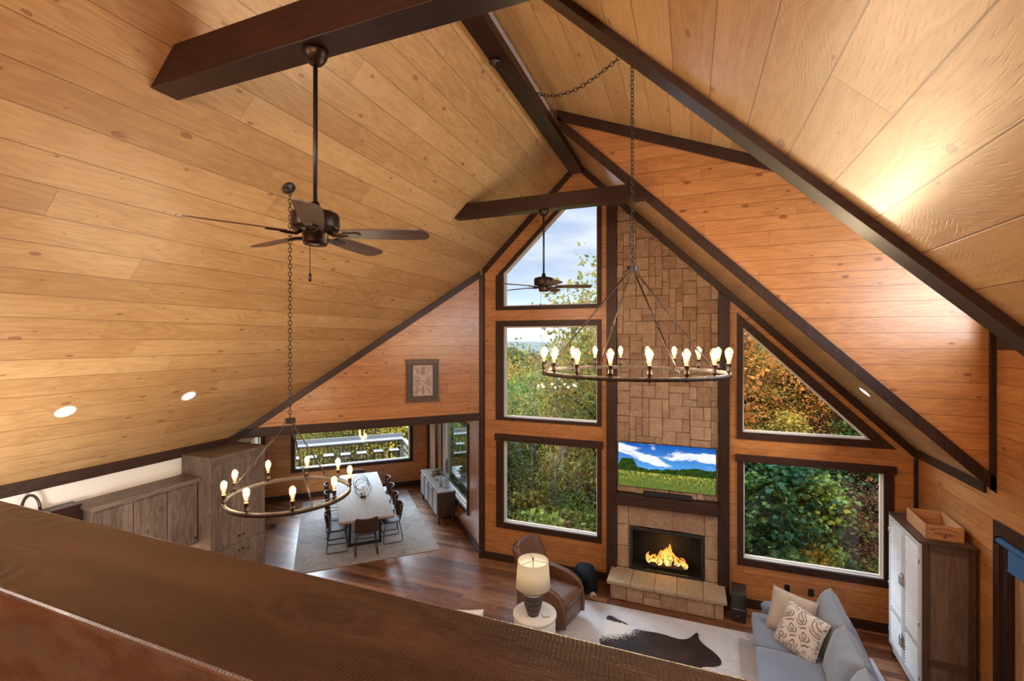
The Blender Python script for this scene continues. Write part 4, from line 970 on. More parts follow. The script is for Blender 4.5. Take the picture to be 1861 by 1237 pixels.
def fabric(name, color, var=.25, sc=260, rough=.9):
    t = NT(name); o = t.obj(); w1 = t.noise(t.xyz(t.m('MULTIPLY', t.sep(o)[0], sc), t.m('MULTIPLY', t.sep(o)[1], sc), t.m('MULTIPLY', t.sep(o)[2], sc*.3)), 1, 3, .6); b = t.noise(o, 5, 3)
    f = t.m('ADD', t.m('MULTIPLY', w1, .7), t.m('MULTIPLY', b, .3))
    c = t.mix(f, tuple(x*(1-var) for x in color), tuple(x*(1+var) for x in color)); return t.bsdf(c, rough, 0, w1, .25, .003, sheen=.3)
M['sofa'] = fabric('blue_grey_sofa_fabric', (.15,.19,.27))
M['sofaback'] = fabric('grey_cushion_fabric', (.21,.245,.31))
# sofa: back along +x, seats face -x; local origin at floor centre
sf = thing('sofa', 'blue grey fabric sofa facing the armchair, its back toward the tall armoire', 'sofa', (1.30, 6.28, .0125), R(-3))
LY = 1.35
m = MB(); rbox(m, -.48,.64,-LY,LY-.14,.05,.30,.03,6); m.build('base', M['sofa'], sf)
for k in range(3):
    y0 = -LY+.10+k*.82; m = MB(); rbox(m, -.53,.44,y0,y0+.81,.30,.46,.05,8,.02); m.build('seat_cushion', M['sofa'], sf)
m = MB(); rbox(m, .44,.66,-LY,LY-.14,.30,.68,.06,8); m.build('back_frame', M['sofa'], sf)
m = MB(); rbox(m, -.38,.64,LY-.16,LY+.06,.05,.56,.07,8); m.tube([(-.385,LY-.03,.50),(-.385,LY-.07,.54),(-.385,LY-.11,.50)], .012, 6); m.build('armrest', M['sofa'], sf)
m = MB(); rbox(m, -.38,.64,-LY-.20,-LY+.02,.05,.56,.07,8); m.build('armrest', M['sofa'], sf)
for x in (-.40,.56):
    for y in (-LY+.05, LY-.2): MB().lathe([(0,0),(.025,0),(.03,.06),(0,.06)], 10, (x,y,0)).build('leg', M['sbbody'], sf)
def pillow(name, w, h, th, mat, parent, pos, mtx, n=20, seed=0, wr=.0, loft=.55):
    """two bulging faces meeting in a seam, pinched corners"""
    m = MB(); rg_ = random.Random(seed); ph = [rg_.uniform(0, 6) for _ in range(6)]
    for s_ in (-1, 1):
        P = []
        for j in range(n+1):
            row = []
            for i in range(n+1):
                u = -1+2*i/n; v = -1+2*j/n
                k = (max(0, 1-u**4)*max(0, 1-v**4))**loft
                pin = 1-.06*(1-abs(u)**2)*abs(v)**3-.0
                pin2 = 1-.06*(1-abs(v)**2)*abs(u)**3
                wrn = wr*math.sin(u*9+ph[0]+2*math.sin(v*4+ph[1]))*math.exp(-3*(1-abs(v)))*k**.2
                q = Vector((w/2*u*pin2, s_*(th/2*k+wrn), h/2*v*pin)); row.append(mtx @ q)
            P.append(row)
        m.grid(P)
    sm_ = [mtx @ Vector((w/2*u*(1-.06*(1-abs(v)**2)*abs(u)**3), 0, h/2*v*(1-.06*(1-abs(u)**2)*abs(v)**3))) for u, v in [(-1+2*i/n, -1) for i in range(n)]+[(1, -1+2*i/n) for i in range(n)]+[(1-2*i/n, 1) for i in range(n)]+[(-1, 1-2*i/n) for i in range(n)]]
    m.tube(sm_, .006, 6, closed=True)
    o = m.build(name, mat, parent, recalc=True, loc=pos); return o
# back cushions: faces toward -x, leaning on the back frame
for k in range(3):
    y = -.90+k*.83
    mt = Matrix.Rotation(R((2,-3,4)[k]), 3, 'X') @ Matrix.Rotation(R(16), 3, 'Y') @ Matrix.Rotation(PI/2, 3, 'Z')
    pillow('back_cushion', .84, .60, .30, M['sofaback'], sf, (.35, y, .685), mt, seed=k+2, wr=.012, loft=.45)
def damask():
    t = NT('damask_pattern'); o = t.sep(t.uv())
    u = t.m('MULTIPLY', o[0], 7.5); v = t.m('MULTIPLY', o[1], 5.6)
    fu = t.m('SUBTRACT', t.m('FRACT', u), .5); fv = t.m('SUBTRACT', t.m('FRACT', t.m('ADD', v, t.m('MULTIPLY', t.m('MODULO', t.m('FLOOR', u), 2.0), .5))), .5)
    au = t.m('ABSOLUTE', fu); rr_ = t.m('SQRT', t.m('ADD', t.m('POWER', au, 2), t.m('POWER', fv, 2))); an = t.m('ARCTAN2', fv, au)
    pet = t.m('SINE', t.m('ADD', t.m('MULTIPLY', an, 5), t.m('MULTIPLY', rr_, 22))); nz_ = t.noise(t.xyz(o[0], o[1], 0), 60, 2)
    f = t.m('MULTIPLY', t.m('GREATER_THAN', t.m('ADD', pet, t.m('MULTIPLY', nz_, .4)), .35), t.m('LESS_THAN', rr_, .46))
    f2 = t.m('MULTIPLY', t.m('LESS_THAN', rr_, .16), t.m('GREATER_THAN', t.m('SINE', t.m('MULTIPLY', rr_, 75)), -.1)); f = t.m('MAXIMUM', f, f2)
    c = t.mix(f, (.62,.58,.56), (.20,.17,.165)); return t.bsdf(c, .9, 0, t.noise(t.obj(), 300, 2), .2, .003, sheen=.2)
def toppillow(name, label, w, th, mat, loc, mt, seed):
    o = pillow(name, w, w, th, mat, None, loc, mt, seed=seed, wr=.006); return tag(o, label, 'pillow')
base_l = Vector((1.27, 7.10, .715))
mt = Matrix.Rotation(R(-27),3,'Z') @ Matrix.Rotation(R(-26),3,'X') @ Matrix.Rotation(R(3),3,'Y')
M['oat'] = fabric('oatmeal_weave', (.42,.37,.33), .35, 150)
toppillow('throw_pillow', 'oatmeal woven throw pillow leaning on the sofa arm behind the patterned one', .54, .17, M['oat'], base_l, mt, 3)
mt = Matrix.Rotation(R(-43),3,'Z') @ Matrix.Rotation(R(-28),3,'X') @ Matrix.Rotation(R(6),3,'Y')
toppillow('throw_pillow', 'cream throw pillow with grey damask pattern at the front on the sofa', .54, .15, damask(), Vector((1.315, 6.76, .70)), mt, 4)

# swivel armchair, local front toward +x
ac = thing('armchair', 'brown leather swivel armchair between the round side table and the hearth', 'armchair', (-2.06, 7.03, .0125), R(-14))
m = MB(); m.lathe([(0,0),(.33,0),(.33,.05),(0,.05)], 40); m.build('swivel_base', M['black'], ac)
m = MB(); rbox(m, -.36,.40,-.33,.33,.06,.34,.05,8); m.build('front_panel', M['leather'], ac)
m = MB(); rbox(m, -.28,.43,-.275,.275,.34,.475,.06,10,.025); m.build('seat_cushion', M['leather'], ac)
for s_ in (-1, 1):
    m = MB(); N = 26; P = []
    # barrel arm: curved outer panel sweeping from the front up to the back
    prof = [(.43,.08),(.44,.30),(.42,.44),(.36,.545),(.26,.605),(.12,.64),(-.05,.655),(-.25,.665),(-.40,.67)]
    vs = []
    def arm_pt(x, z, y): return (x, s_*(y-(.05*max(0, x)/.43)**1), z)
    outer = [(x, z) for x, z in prof]+[(-.42,.08)]
    n = len(outer); a_ = [(x, s_*(.385-.05*(max(0, x)/.43)**2), z) for x, z in outer]; b_ = [(x*.985, s_*(.285-.01*(max(0, x)/.43)**2), z-.004) for x, z in outer]
    m.add(a_+b_, [tuple(range(n)), tuple(range(n, 2*n))[::-1]]+[(i,(i+1) % n,n+(i+1) % n,n+i) for i in range(n)])
    m.build('armrest', M['leather'], ac, bevel=.028, seg=4)
    MB().tube([((x+xx)/2 if 0 else x, s_*(.335-.03*(max(0, x)/.43)**2), z+.004) for (x, z), xx in zip(prof, [0]*9)], .0035, 6).build('arm_piping', M['leather'], ac)
m = MB(); P = []
for j in range(15):
    v = j/14; row = []
    z = .40+.70*v; lean = -.30-.20*v-.06*v*v; wd_ = .30+.05*math.sin(v*PI*.9)
    for i in range(13):
        u = -1+2*i/12; row.append((lean+.085*abs(u)**2.2+.03*math.sin(v*PI)*(1-u*u), wd_*u, z-.02*abs(u)**3*v))
    P.append(row)
m.grid(P); m.build('backrest', M['leather'], ac, solid=.12, bevel=0)
m = MB(); m.tube([(-.30-.20*(j/14)-.06*(j/14)**2+.085+.03, s2*(.30+.05*math.sin(j/14*PI*.9)), .40+.70*(j/14)) for s2, rg2 in ((-1, range(15)), (1, range(14,-1,-1))) for j in rg2], .006, 6); m.build('back_piping', M['leather'], ac)

# side table and lamp
stb = thing('side_table', 'round white drum side table beside the leather armchair', 'side table', (-2.03, 6.12, .0125), 0)
M['tblwhite'] = plain('white_table', (.66,.65,.63), .3, var=.08)
MB().lathe([(0,.53),(.30,.53),(.305,.54),(.305,.565),(.30,.572),(0,.572)], 56).build('top', M['tblwhite'], stb)
MB().lathe([(.27,.0),(.29,.02),(.29,.50),(.27,.529),(0,.529)], 56).build('drum', M['tblwhite'], stb)
lp = thing('table_lamp', 'lit table lamp with linen drum shade and dark ribbed base on the side table', 'lamp', (-2.035, 6.06, .585), 0)
t = NT('ribbed_ceramic'); o = t.sep(t.obj()); sn = t.noise(t.xyz(0, 0, t.m('MULTIPLY', o[2], 60)), 1, 3); bl = t.noise(t.obj(), 20, 3)
M['ribbed'] = t.bsdf(t.ramp(t.m('ADD', t.m('MULTIPLY', sn, .8), t.m('MULTIPLY', bl, .2)), [(.40,(.02,.016,.014)),(.52,(.06,.045,.036)),(.62,(.24,.19,.155))]), .55, 0, sn, .6, .01)
prof = []
for k in range(61):
    z = .02+.33*k/60; v = k/60
    r_ = .082+.052*math.sin(min(1, v*1.05)**1.05*PI*.66) if v < .86 else .122-.062*((v-.86)/.14)
    r_ += .0025*math.sin(k*1.15); prof.append((r_, z))
MB().lathe([(0,.0),(.07,.0),(.07,.02)]+prof+[(.04,.36),(.018,.365),(.018,.40),(0,.40)], 36).build('base', M['ribbed'], lp)
def linen():
    t = NT('linen_shade'); o = t.obj(); w1 = t.noise(o, 140, 2); c = t.mix(w1, (.68,.64,.55), (.80,.76,.68))
    d = t.n('BsdfDiffuse', {'Color': c}); tl = t.n('BsdfTranslucent', {'Color': (.86,.80,.68)}); mx = t.n('MixShader', {0: .5, 1: d.outputs[0], 2: tl.outputs[0]})
    t.t.links.new(mx.outputs[0], t.out.inputs[0]); return t.mat
M['linen'] = linen()
sh = MB().lathe([(.240,.40),(.212,.755)], 48, cap=False).build('lamp_shade', M['linen'], lp, solid=.004)
m = MB(); m.tube([(0,0,.40),(0,0,.765)], .005, 8); m.lathe([(0,.755),(.008,.76),(.012,.775),(.006,.79),(0,.795)], 12)
for k in range(3): a = 2*PI*k/3; m.tube([(0,0,.75),(.211*math.cos(a),.211*math.sin(a),.753)], .003, 5)
m.build('harp', M['bronze'], lp)
MB().ball((0,0,.56), .032, .032, .045, 14, 10).build('bulb', emit('lamp_bulb', (1,.80,.5), 9), lp)
light('lamp_glow', 'POINT', (0,0,.57), 15, (1,.84,.62), radius=.04, parent=lp)
co = thing('coaster', 'small square pale coaster with dark rim lying on the side table', 'coaster', (-1.865, 6.10, .585), R(30))
MB().box(-.045,.045,-.045,.045,0,.008).build('base', M['trim'], co, bevel=.002); MB().box(-.042,.042,-.042,.042,.0081,.011).build('top', M['tblwhite'], co)
# white tufted ottoman edge seen just past the rail
m = MB(); rr9 = random.Random(8)
ot = pillow('throw_pillow', .46, .46, .16, M['tblwhite'], None, Vector((0,0,0)), Matrix.Rotation(R(20),3,'Z') @ Matrix.Rotation(R(-20),3,'X'), seed=11, wr=.012)
px_, py_ = at(846, FPX*(CAMZ-.80)/(1112-618.5)); ot.location = (px_, py_, .575)
tag(ot, 'white pillow whose top just shows past the loft rail', 'pillow')
a2 = thing('ottoman', 'low brown leather ottoman almost hidden behind the loft rail, under the white pillow', 'ottoman', (px_, py_-.12, .0), R(30))
m = MB(); rbox(m, -.36,.36,-.36,.36,.05,.42,.06,6); m.build('seat', M['leather'], a2)

# black bear figure lying by the hearth
def bear_mat():
    t = NT('black_fur'); f = t.noise(t.obj(), 90, 4, .7); return t.bsdf(t.ramp(f, [(.3,(.002,.003,.005)),(.7,(.006,.010,.016))]), .7, 0, f, .8, .015, spec=.12)
M['fur'] = bear_mat()
def skin(name, mat, verts, edges, rad, parent=None, sub=2, **k):
    me = bpy.data.meshes.new(name); me.from_pydata(verts, edges, []); o = bpy.data.objects.new(name, me); COL.objects.link(o)
    md = o.modifiers.new('skin', 'SKIN'); me.skin_vertices[0].data[0].use_root = True
    for i, r_ in enumerate(rad): me.skin_vertices[0].data[i].radius = (r_, r_) if not isinstance(r_, tuple) else r_
    s_ = o.modifiers.new('sub', 'SUBSURF'); s_.levels = sub; s_.render_levels = sub
    md.use_smooth_shade = True; me.materials.append(mat)
    if parent: o.parent = parent
    return o
br = thing('bear_figure', 'stuffed black bear figure with tan muzzle standing beside the stone hearth', 'stuffed animal', (-1.70, 7.97, .0), R(-62))
V = [(-.20,0,.33),(-.05,0,.36),(.10,0,.33),(.21,0,.28),(.31,0,.21),(.37,0,.19),
     (-.22,.10,.20),(-.24,.11,.07),(-.19,.11,.035),(-.22,-.10,.20),(-.24,-.11,.07),(-.19,-.11,.035),
     (.12,.10,.20),(.13,.11,.07),(.18,.11,.035),(.12,-.10,.20),(.13,-.11,.07),(.18,-.11,.035), (-.31,0,.32)]
Ed = [(0,1),(1,2),(2,3),(3,4),(4,5),(0,6),(6,7),(7,8),(0,9),(9,10),(10,11),(2,12),(12,13),(13,14),(2,15),(15,16),(16,17),(0,18)]
Rd = [.16,.165,.145,.11,.105,.07,.09,.062,.045,.09,.062,.045,.075,.055,.042,.075,.055,.042,.04]
skin('body', M['fur'], V, Ed, Rd, br)
MB().ball((.425,0,.165), .062, .055, .05, 16, 10).build('muzzle', plain('tan_muzzle', (.36,.26,.17), .8, bumpscale=120), br)
MB().ball((.483,0,.178), .018, .024, .016, 12, 8).build('nose', M['black'], br)
for s_ in (-1, 1):
    MB().ball((.27,s_*.095,.325), .018, .042, .042, 14, 8).build('ear', M['fur'], br)
    MB().ball((.395,s_*.052,.225), .011, .011, .011, 10, 6).build('eye', M['black'], br)

# black tower heater / speaker right of the hearth
sp = thing('speaker', 'black upright speaker box on the floor right of the stone hearth', 'speaker', (.725, 8.12, 0), R(-6))
gb = plain('gloss_black', (.008,.008,.009), .12, coat=.5)
MB().box(-.105,.105,-.18,.16,.01,.46).build('cabinet', M['black'], sp, bevel=.012); MB().box(-.09,.09,-.187,-.1805,.22,.44).build('front_panel', gb, sp, bevel=.004)
MB().box(-.10,.10,-.184,-.1805,.205,.212).build('trim_strip', M['chrome'], sp)
MB().lathe([(0,-.181),(.012,-.181),(.012,-.186),(0,-.186)], 14, (0,0,.10), mtx=Matrix.Rotation(PI/2,3,'X') @ Matrix.Diagonal((1,1,-1))).build('button', M['chrome'], sp)
# outlets
for x, z, lb in ((1.455,.425,'black wall outlet plate under the lower right window, the higher left one'),(1.785,.42,'black wall outlet plate under the lower right window, nearer the armoire')):
    ow = thing('wall_outlet', lb, 'outlet', (x, GY-.001, z), 0)
    MB().box(-.04,.04,-.008,0,-.06,.06).build('plate', M['black'], ow, bevel=.003)
    for zz in (-.025,.025): MB().box(-.016,.016,-.0105,-.0085,zz-.015,zz+.015).build('socket', gb, ow, bevel=.002)

# armoire
t = NT('white_washed'); M['whitewash'] = timber('whitewashed_louver', (.52,.54,.56), (.64,.66,.68), (.70,.72,.74), knotp=0, rough=.4)
M['armwood'] = timber('armoire_wood', (.05,.027,.018), (.085,.048,.032), (.125,.074,.05), knotp=0, rough=.4)
M['armpanel'] = timber('armoire_panel', (.11,.068,.046), (.175,.11,.075), (.24,.16,.11), knotp=0, rough=.45)
ar = thing('armoire', 'tall armoire with whitewashed louvered doors and brown wood sides by the right wall', 'armoire', (2.86, 7.40, 0), R(-90-2.0))
aw, ad, ah = .52, .245, 2.0    # local x runs along the front, local -y is the front
for sx in (-1, 1):
    for sy in (-1, 1): MB().box(sx*aw-.035*(1+sx), sx*aw+.035*(1-sx), sy*ad-.035*(1+sy), sy*ad+.035*(1-sy), 0, ah-.03).build('leg_post', M['armwood'], ar, bevel=.004)
m = MB()
m.box(-aw+.012,-aw+.03,-ad+.06,ad-.06,.15,ah-.1); m.box(aw-.03,aw-.012,-ad+.06,ad-.06,.15,ah-.1); m.box(-aw+.03,aw-.03,ad-.02,ad-.005,.15,ah-.04); m.box(-aw+.03,aw-.03,-ad+.02,ad-.02,.12,.15); m.build('side_panel', M['armpanel'], ar, grain=(0,0,1))
for sx in (-1, 1):
    for z0, z1 in ((.10,.18),(.52,.60),(ah-.12,ah-.031)):
        x_ = sx*aw; MB().box(min(x_,x_-sx*.03),max(x_,x_-sx*.03),-ad+.05,ad-.05,z0,z1).build('side_rail', M['armwood'], ar, grain=(0,1,0))
MB().box(-aw-.008,aw+.008,-ad-.03,ad+.008,ah-.03,ah).build('top', M['armwood'], ar, grain=(1,0,0), bevel=.004)
MB().box(-aw+.06,aw-.06,-ad,-ad+.02,.08,.17).build('bottom_rail', M['whitewash'], ar)
for s_ in (0, 1):
    x0 = -aw+.012+s_*(aw-.010); x1 = x0+aw-.016; z0, z1 = .175, ah-.035
    d_ = thing('door', None, None); d_.parent = ar
    d_ = MB(); d_.ring(rect(x0,x1,z0,z1), rect(x0+.055,x1-.055,z0+.06,z1-.06), -ad-.026, -ad+.0); d_.box(x0+.05,x1-.05,-ad-.024,-ad-.002,.66,.74)
    d_ = d_.build('door', M['whitewash'], ar, grain=(0,0,1), bevel=.003)
    m = MB()
    for za, zb in ((z0+.06,.66),(.74,z1-.06)):
        nl = int((zb-za)/.036)
        for k in range(nl):
            zc = za+(k+.5)*(zb-za)/nl; m.obox(((x0+x1)/2,-ad-.012,zc), (1,0,0), (0,math.cos(R(50)),math.sin(R(50))), (0,-math.sin(R(50)),math.cos(R(50))), (x1-x0)/2-.054, .022, .0035)
    m.build('louvers', M['whitewash'], d_, grain=(1,0,0))
    xh = x1-.026 if s_ == 0 else x0+.026
    for zh in (1.28, .48):
        m = MB(); m.tube([(xh,-ad-.026,zh-.065),(xh,-ad-.055,zh-.065),(xh,-ad-.055,zh+.065),(xh,-ad-.026,zh+.065)], .007, 6); m.box(xh-.014,xh+.014,-ad-.030,-ad-.0265,zh-.085,zh+.085); m.build('handle', M['chrome'], d_)
    for zh in (.35,1.0,1.75):
        xk = x0+.004 if s_ == 0 else x1-.004; MB().lathe([(0,zh-.03),(.006,zh-.03),(.006,zh+.03),(0,zh+.03)], 8, (xk,-ad-.030,0)).build('hinge', M['chrome'], d_)
for o in [o for o in list(ar.children) if o.type == 'EMPTY']: bpy.data.objects.remove(o)
# crate on the armoire
cr_ = thing('wooden_crate', 'open pine wine crate with stamped lettering on top of the armoire', 'crate', (2.86, 7.29, 2.001), R(-90-3))
M['crate'] = timber('crate_pine', (.34,.16,.07), (.50,.26,.125), (.60,.35,.18), knotp=.1, rough=.55)
cx, cy, chh = .30, .175, .175
for y in (-cy, cy): MB().box(-cx,cx,y-.006,y+.006,.012,chh).build('long_side', M['crate'], cr_, bevel=.002)
for x in (-cx, cx): MB().box(x-.009 if x > 0 else x, x if x > 0 else x+.009, -cy+.007, cy-.007, .012, chh).build('end_panel', M['crate'], cr_, bevel=.002)
MB().box(-cx,cx,-cy,cy,0,.0115).build('bottom', M['crate'], cr_)
M['stamp'] = plain('burnt_stamp', (.10,.035,.018), .8)
def text(body, size, loc, rot, parent, mat, name='lettering', space=1.0):
    c = bpy.data.curves.new(name, 'FONT'); c.body = body; c.size = size; c.align_x = 'CENTER'; c.align_y = 'CENTER'; c.extrude = .0006; c.space_character = space
    tmp = bpy.data.objects.new(name, c); COL.objects.link(tmp); dg = bpy.context.evaluated_depsgraph_get(); me = bpy.data.meshes.new_from_object(tmp.evaluated_get(dg)); bpy.data.objects.remove(tmp)
    o = bpy.data.objects.new(name, me); COL.objects.link(o); me.materials.clear(); me.materials.append(mat); o.parent = parent; o.location = loc; o.rotation_euler = rot; return o
# the end facing the camera is local +x
text('WINERY', .052, (cx+.001, 0, .075), (PI/2, 0, PI/2), cr_, M['stamp'])
m = MB(); ra = random.Random(2)
for k in range(13):
    a = R(-36+6*k); yy = .34*math.sin(a)*.62; zz = .138-.30*(1-math.cos(a))*.35; 
    m.box(cx+.0002,cx+.001,yy-.005,yy+.005,zz-.006-ra.uniform(0,.005),zz-.002); m.box(cx+.0002,cx+.001,yy-.006,yy-.003,zz-.012,zz+.009); m.box(cx+.0002,cx+.001,yy+.0015,yy+.0045,zz-.011,zz+.006)
for k in range(8):
    a = 2*PI*k/8; m.bar((cx+.0006,0,.043), (cx+.0006,.016*math.cos(a),.043+.016*math.sin(a)), .003, .006, up=(1,0,0))
m.build('stamp_mark', M['stamp'], cr_)

# patio door in the right wall
pd_ = struct(thing('door_1', None, None, (XR,0,0), -PI/2))
MB().ring(rect(-6.60,-4.53,-.0,2.44), rect(-6.50,-4.65,.02,2.30), -.03, 0).build('door_trim', M['trim'], pd_, bevel=.004)
MB().ring(rect(-6.50,-4.65,.02,2.30), rect(-6.43,-4.72,.06,2.24), .0, .14).build('door_jamb', M['trim'], pd_)
M['doorwood'] = timber('natural_door_wood', (.28,.14,.06), (.42,.23,.11), (.52,.31,.16), knotp=0)
for x0, x1 in ((-6.43,-5.58),(-5.575,-4.72)):
    lf_ = MB().ring(rect(x0,x1,.06,2.24), rect(x0+.11,x1-.11,.26,2.12), .07, .11).build('door_leaf', M['doorwood'], pd_, grain=(0,0,1), bevel=.003)
    MB().box(x0+.10,x1-.10,.075,.105,1.25,1.29).build('door_rail', M['doorwood'], lf_); MB().box(x0+.10,x1-.10,.088,.092,.25,2.13).build('door_pane', M['glass'], lf_)
rb = thing('roller_blind', 'blue roller blind drawn a little way down the patio door at right', 'blind', (XR,0,0), -PI/2)
M['blue'] = plain('blue_blind_fabric', (.035,.13,.30), .6, bumpscale=200)
MB().tube([(-6.48,.0-.035,2.255),(-4.70,-.035,2.255)], .034, 16).build('roller', M['blue'], rb)
MB().box(-6.38,-4.74,-.012,-.009,1.98,2.25).build('fabric', M['blue'], rb); MB().tube([(-6.38,-.0105,1.98),(-4.74,-.0105,1.98)], .009, 8).build('hem_bar', M['blue'], rb)
for x in (-6.49,-4.69): MB().box(x-.006,x+.006,-.075,0,2.215,2.295).build('bracket', M['black'], rb)
#@@NEXT
# ------------------------------------------------------------------ outdoors: deck
M['deck'] = planks('grey_deck_boards', .14, 3.6, (.20,.19,.18), (.28,.27,.26), (.36,.35,.34), knotp=.1, groove=.005, rough=.7)
M['deckrail'] = timber('weathered_rail', (.19,.20,.215), (.26,.275,.29), (.33,.345,.36), knotp=0, rough=.6)
dk = MB().box(-6.5,-.38,5.37,7.9,-.16,-.03).build('deck', M['deck'], grain=(1,0,0), loc=(P0[0],P0[1],0), rotz=NR); struct(dk)
rlg = thing('deck_railing', 'grey topped deck railing with black balusters behind the row of stools', 'railing', nkz(0,0,-.03), NR)
MB().box(-6.4,-.40,7.34,7.72,.985,1.03).build('drink_ledge', M['deckrail'], rlg, bevel=.004); MB().box(-6.4,-.40,7.725,7.76,.98,1.15).build('top_rail', M['deckrail'], rlg, bevel=.004)
MB().box(-.46,-.34,5.40,7.33,.985,1.03).build('side_rail', M['deckrail'], rlg, bevel=.004)
for k in range(3): MB().box(-.425,-.385,5.40,7.33,.30+.22*k,.335+.22*k).build('side_slat', M['deckrail'], rlg)
MB().box(-6.4,-.40,7.50,7.54,.92,.984).build('upper_stringer', M['black'], rlg); MB().box(-6.4,-.40,7.50,7.54,.09,.14).build('lower_stringer', M['black'], rlg)
for k in range(48): MB().box(-6.32+k*.123,-6.32+k*.123+.018,7.511,7.529,.14,.92).build('baluster', M['black'], rlg)
for x in (-.42,-2.4,-4.4,-6.36): MB().box(x-.045,x+.045,7.56,7.65,0,.984).build('post', M['deckrail'], rlg)
M['stoolseat'] = plain('brushed_seat', (.40,.41,.42), .45, .5)
st0 = thing('bar_stool', 'x', 'stool', group='stools on the deck')
MB().box(-.155,.155,-.155,.155,.735,.765).build('seat', M['stoolseat'], st0, bevel=.012)
MB().box(-.15,.15,-.15,.15,.70,.734).build('seat_apron', M['black'], st0)
for sx in (-1,1):
    for sy in (-1,1): MB().bar((sx*.135,sy*.135,.705), (sx*.20,sy*.20,0), .055, .035).build('leg', M['black'], st0)
m = MB(); q = .172
for a, b in (((-q,-q),(q,-q)),((q,-q),(q,q)),((q,q),(-q,q)),((-q,q),(-q,-q))): m.bar((*a,.27), (*b,.27), .02, .02)
m.build('foot_ring', M['black'], st0)
ordn = ['first','second','third','fourth','fifth','sixth','seventh']
for i, x in enumerate((-.79,-1.30,-1.83,-2.33,-2.84,-3.34,-3.82)):
    lb = 'black backless stool at the deck railing, %s from the railing corner' % ordn[i]
    o = st0 if i == 0 else dup(st0, (0,0,0))
    o.location = nkz(x, 7.0+.03*math.sin(i*2), -.03); o.rotation_euler = (0,0,NR); o['label'] = lb
# covered stair canopy seen through the nook side window
cn = thing('porch_awning', 'small white sloped awning seen through the nook side window', 'awning', nkz(1.25,5.9,0), NR-R(10))
m = MB(); m.prism([(-.05,-1.6,1.92),(.75,-1.6,1.72),(.75,-1.6,1.77),(-.05,-1.6,1.97)], (0,3.2,0)); m.build('roof_panel', M['white'], cn)
MB().box(-.10,-.055,-1.6,1.6,1.84,1.99).build('fascia', plain('grey_fascia', (.14,.15,.17), .5), cn)
for y in (-1.4,1.4): MB().box(.62,.68,y-.03,y+.03,-2.6,1.75).build('post', M['white'], cn)

# ------------------------------------------------------------------ outdoors: terrain, hills, trees
def sstep(a, b, x): x = max(0, min(1, (x-a)/(b-a))); return x*x*(3-2*x)
def ground(x, y):
    a = -(x-P0[0])*math.sin(NA)+(y-P0[1])*math.cos(NA)
    D = max(y-8.7, a-5.6 if x < -3.5 else 0, 0) if y > 8.7 or x < -3.5 else 0
    side = sstep(-.22, .20, x/(max(y, 1)+1.0)); s = -.40*(1-side)+.26*side
    z = -.85+s*D+.25*math.sin(x*.31+1)*min(1, D/6)+.2*math.sin(y*.43)*min(1, D/6)
    return max(-15+.0*D, min(z, 16))
xs = sorted(set([-260+12*i for i in range(16)]+[-68+2.2*i for i in range(50)]+[42+10*i for i in range(20)]))
ys = [-6+2*i for i in range(8)]+[8.75, 9.2]+[10+1.6*i for i in range(40)]+[76+14*i for i in range(24)]
m = MB(); m.grid([[(x, y, ground(x, y)-(.0 if y > 8.65 else .55)) for x in xs] for y in ys])
t = NT('leaf_litter'); o = t.pos(); a_ = t.noise(o, 1.5, 6, .7); b_ = t.noise(o, 22, 3, .6)
gm = t.bsdf(t.ramp(t.m('ADD', t.m('MULTIPLY', a_, .5), t.m('MULTIPLY', b_, .5)), [(.36,(.018,.013,.007)),(.50,(.050,.032,.014)),(.62,(.11,.062,.022))]), .95, 0, b_, .6, .05)
tr_ = m.build('ground', gm); struct(tr_)
def hill(name, dist, ybase, amp, col, seed, px0=300, px1=1500, thick=200):
    rg_ = random.Random(seed); ph = [rg_.uniform(0, 6) for _ in range(8)]; top = []; m = MB(); n = 160; rows = [[], [], []]
    for i in range(n+1):
        px = px0+(px1-px0)*i/n; u = i/n*9
        yy = ybase-amp*(.55*math.sin(u*.9+ph[0])+.3*math.sin(u*2.1+ph[1])+.12*math.sin(u*5+ph[2])+.06*math.sin(u*13+ph[3])+.04*math.sin(u*31+ph[4]))
        x, y = at(px, dist); x2, y2 = at(px, dist*.72); x3, y3 = at(px, dist*1.3); z = CAMZ+(618.5-yy)/FPX*dist
        rows[0].append((x2, y2, -60)); rows[1].append((x, y, z)); rows[2].append((x3, y3, -60))
    m.grid(rows); t = NT(name+'_forest'); nz_ = t.noise(t.pos(), 30/dist*8, 5, .7); c = t.mix(nz_, tuple(q*.5 for q in col), tuple(q*1.5 for q in col))
    o = m.build('hills', t.bsdf(c, .95)); o['kind'] = 'structure'
hill('near_ridge', 320, 640, 7, (.050,.055,.030), 3)
hill('mid_ridge', 900, 624, 5, (.045,.06,.035), 5)
hill('far_ridge', 2200, 611, 5, (.05,.06,.045), 8)
hill('mountain', 5200, 600, 5, (.05,.06,.05), 12)
hz = MB(); cs_ = [at(px, d) for px, d in ((-400,450),(2000,450),(2600,6800),(-900,6800))]
hz.prism([(x, y, -90) for x, y in cs_], (0,0,170)); t = NT('valley_haze'); vsn = t.n('VolumeScatter', {'Color': (.86,.92,1.0), 'Density': .0006, 'Anisotropy': .2}); t.t.links.new(vsn.outputs[0], t.out.inputs['Volume'])
hzo = hz.build('haze', t.mat); tag(hzo, kind='stuff', label='pale blue haze lying over the distant valley', cat='haze')

